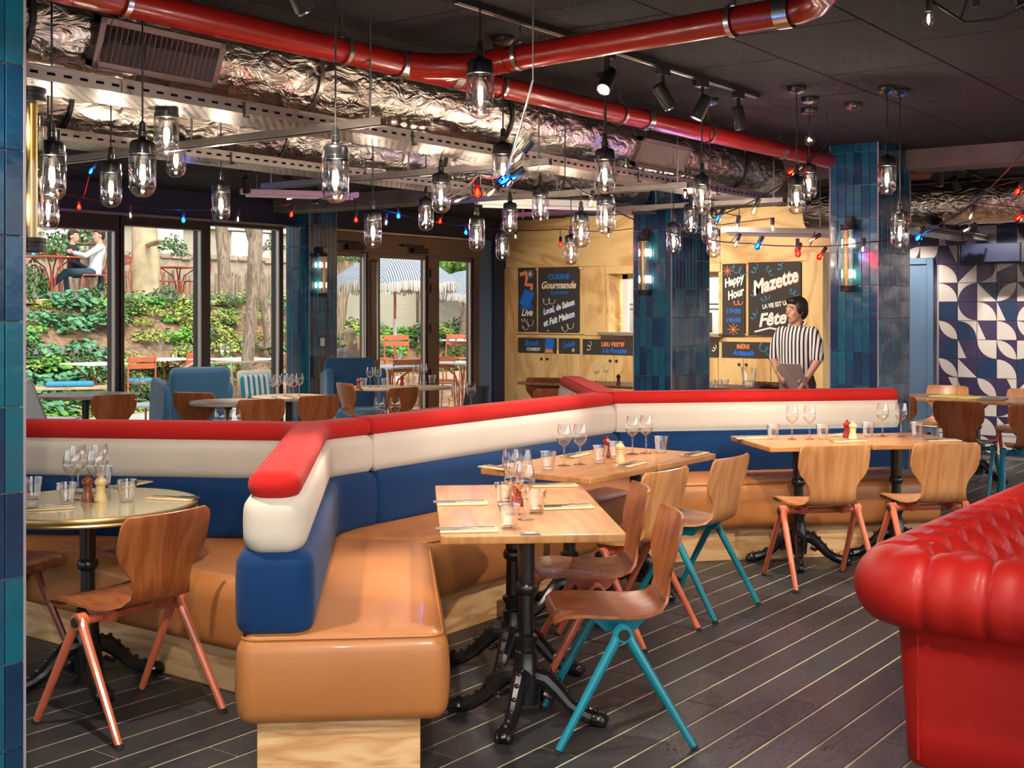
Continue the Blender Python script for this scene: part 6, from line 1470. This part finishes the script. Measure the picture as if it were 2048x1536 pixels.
for k,(x,y,z,ry,rz_) in enumerate(((.23,.02,.93,.5,.1),(.245,.06,.96,.6,-.2))): MB().cbox((-.005,-.11,-.14),(-.003+.004*k,.11,.14),.0008,M=M@Matrix.Translation((x,y,z))@Matrix.Rotation(rz_,4,'Z')@Matrix.Rotation(ry,4,'Y')).obj('sheet',K['paper'],m)
# seated figures on the garden decks
def seated(label,loc,rz,top,leg,hair,arms='lap',hairlong=False,legs='out',headyaw=0,lean=-.12):
    t=thing('person',label,'person',loc,rz); b=MB(); hc=Vector((lean+.02,0,1.17))
    head(b,hc,headyaw); limb(b,[(lean,0,.95),(lean+.01,0,1.09)],[.058,.05]); rings(b,[(-.02,0,.46,.1,.14),(lean*.5,0,.72,.09,.13),(lean,0,.95,.08,.14),(lean,0,1.0,.05,.08)])
    A=[];
    for s in (-1,1):
        sh_=Vector((lean,s*.17,.96))
        if arms=='hug': el=Vector((.14,s*.24,.80)); wr_=Vector((.34,s*.05,.86))
        elif arms=='table': el=Vector((.05,s*.24,.72)); wr_=Vector((.30,s*.10,.78))
        else: el=Vector((.0,s*.25,.70)); wr_=Vector((.22,s*.12,.58))
        limb(b,[sh_,el,wr_],[.048,.038,.028]); hand(b,wr_,wr_-el,Vector((0,-s,-.4)),Vector((.2,0,.9)),.6); A.append((s,sh_,el,wr_))
    L=[]
    for s in (-1,1):
        hp=Vector((0,s*.09,.50)); kn=Vector((.46,s*.11,.50)); an=Vector((.88,s*.08,.12)) if (legs=='out' and s>0) or legs=='both' else Vector((.42,s*.11,.08)); L.append((s,hp,kn,an)); limb(b,[hp,kn,an],[.075,.055,.04])
    fuse(b.obj('body',K['skin'],t),.010,2)
    sh=MB(); rings(sh,[(-.02,0,.46,.125,.17),(lean*.5,0,.70,.115,.16),(lean*.8,0,.86,.12,.18),(lean,0,.96,.10,.175),(lean,0,1.02,.06,.08)])
    for s,a,e,w in A: limb(sh,[a,e,e.lerp(w,.85)],[.062,.052,.04])
    fuse(sh.obj('shirt',K[top],t),.014,3)
    tr_=MB(); rings(tr_,[(0,0,.44,.13,.17),(0,0,.56,.12,.165)])
    for s,h_,k_,a_ in L: limb(tr_,[h_,k_,a_],[.092,.072,.055])
    fuse(tr_.obj('trousers',K[leg],t),.014,3)
    for s,h_,k_,a_ in L: MB().ball(a_+Vector((.07,0,-.05)),(.13,.045,.045),10,7).obj('shoe',K['shoe'],t)
    hr=MB(); M=Matrix.Translation(hc)@Matrix.Rotation(headyaw,4,'Z')
    for q,r in [((-.02,0,.045),(.098,.085,.088)),((-.055,0,.0),(.06,.074,.08)),((.045,0,.088),(.055,.066,.034))]+([((-.08,0,-.12),(.05,.085,.17)),((-.09,0,-.27),(.045,.08,.14))] if hairlong else []): hr.ball((0,0,0),1,12,8,M=M@Matrix.Translation(q)@Matrix.Diagonal((*r,1)))
    fuse(hr.obj('hair',K[hair],t),.010,2); face(t,hc,headyaw); return t
q=up(186,22.3); seated('person in a white check shirt and jeans leaning back on the deck chair',(q[0],q[1],UZ-.02),ang(150),'denimshirt','jean','hair','hug',legs='out',headyaw=.3)
q=up(157,22.5); seated('person in a dark top leaning against the one in the check shirt',(q[0],q[1]+.1,UZ-.02),ang(-40),'navytop','jean','hair','lap',legs='in',headyaw=-.4,lean=-.05)
q=up(157,22.5); bistro_chair('slatted chair under the person in the dark top',(q[0],q[1]+.1,UZ),ang(-40),'orange_d')
p=at_d(702,720,17.6); bistro_chair('slatted terrace chair under the long-haired person',(p.x,p.y,.005),math.radians(75),'orange'); seated('person with long ash hair in a grey knit at the terrace table',(p.x,p.y,0),math.radians(75),'greyknit','jean','hair_g','table',True,'in',lean=.02)
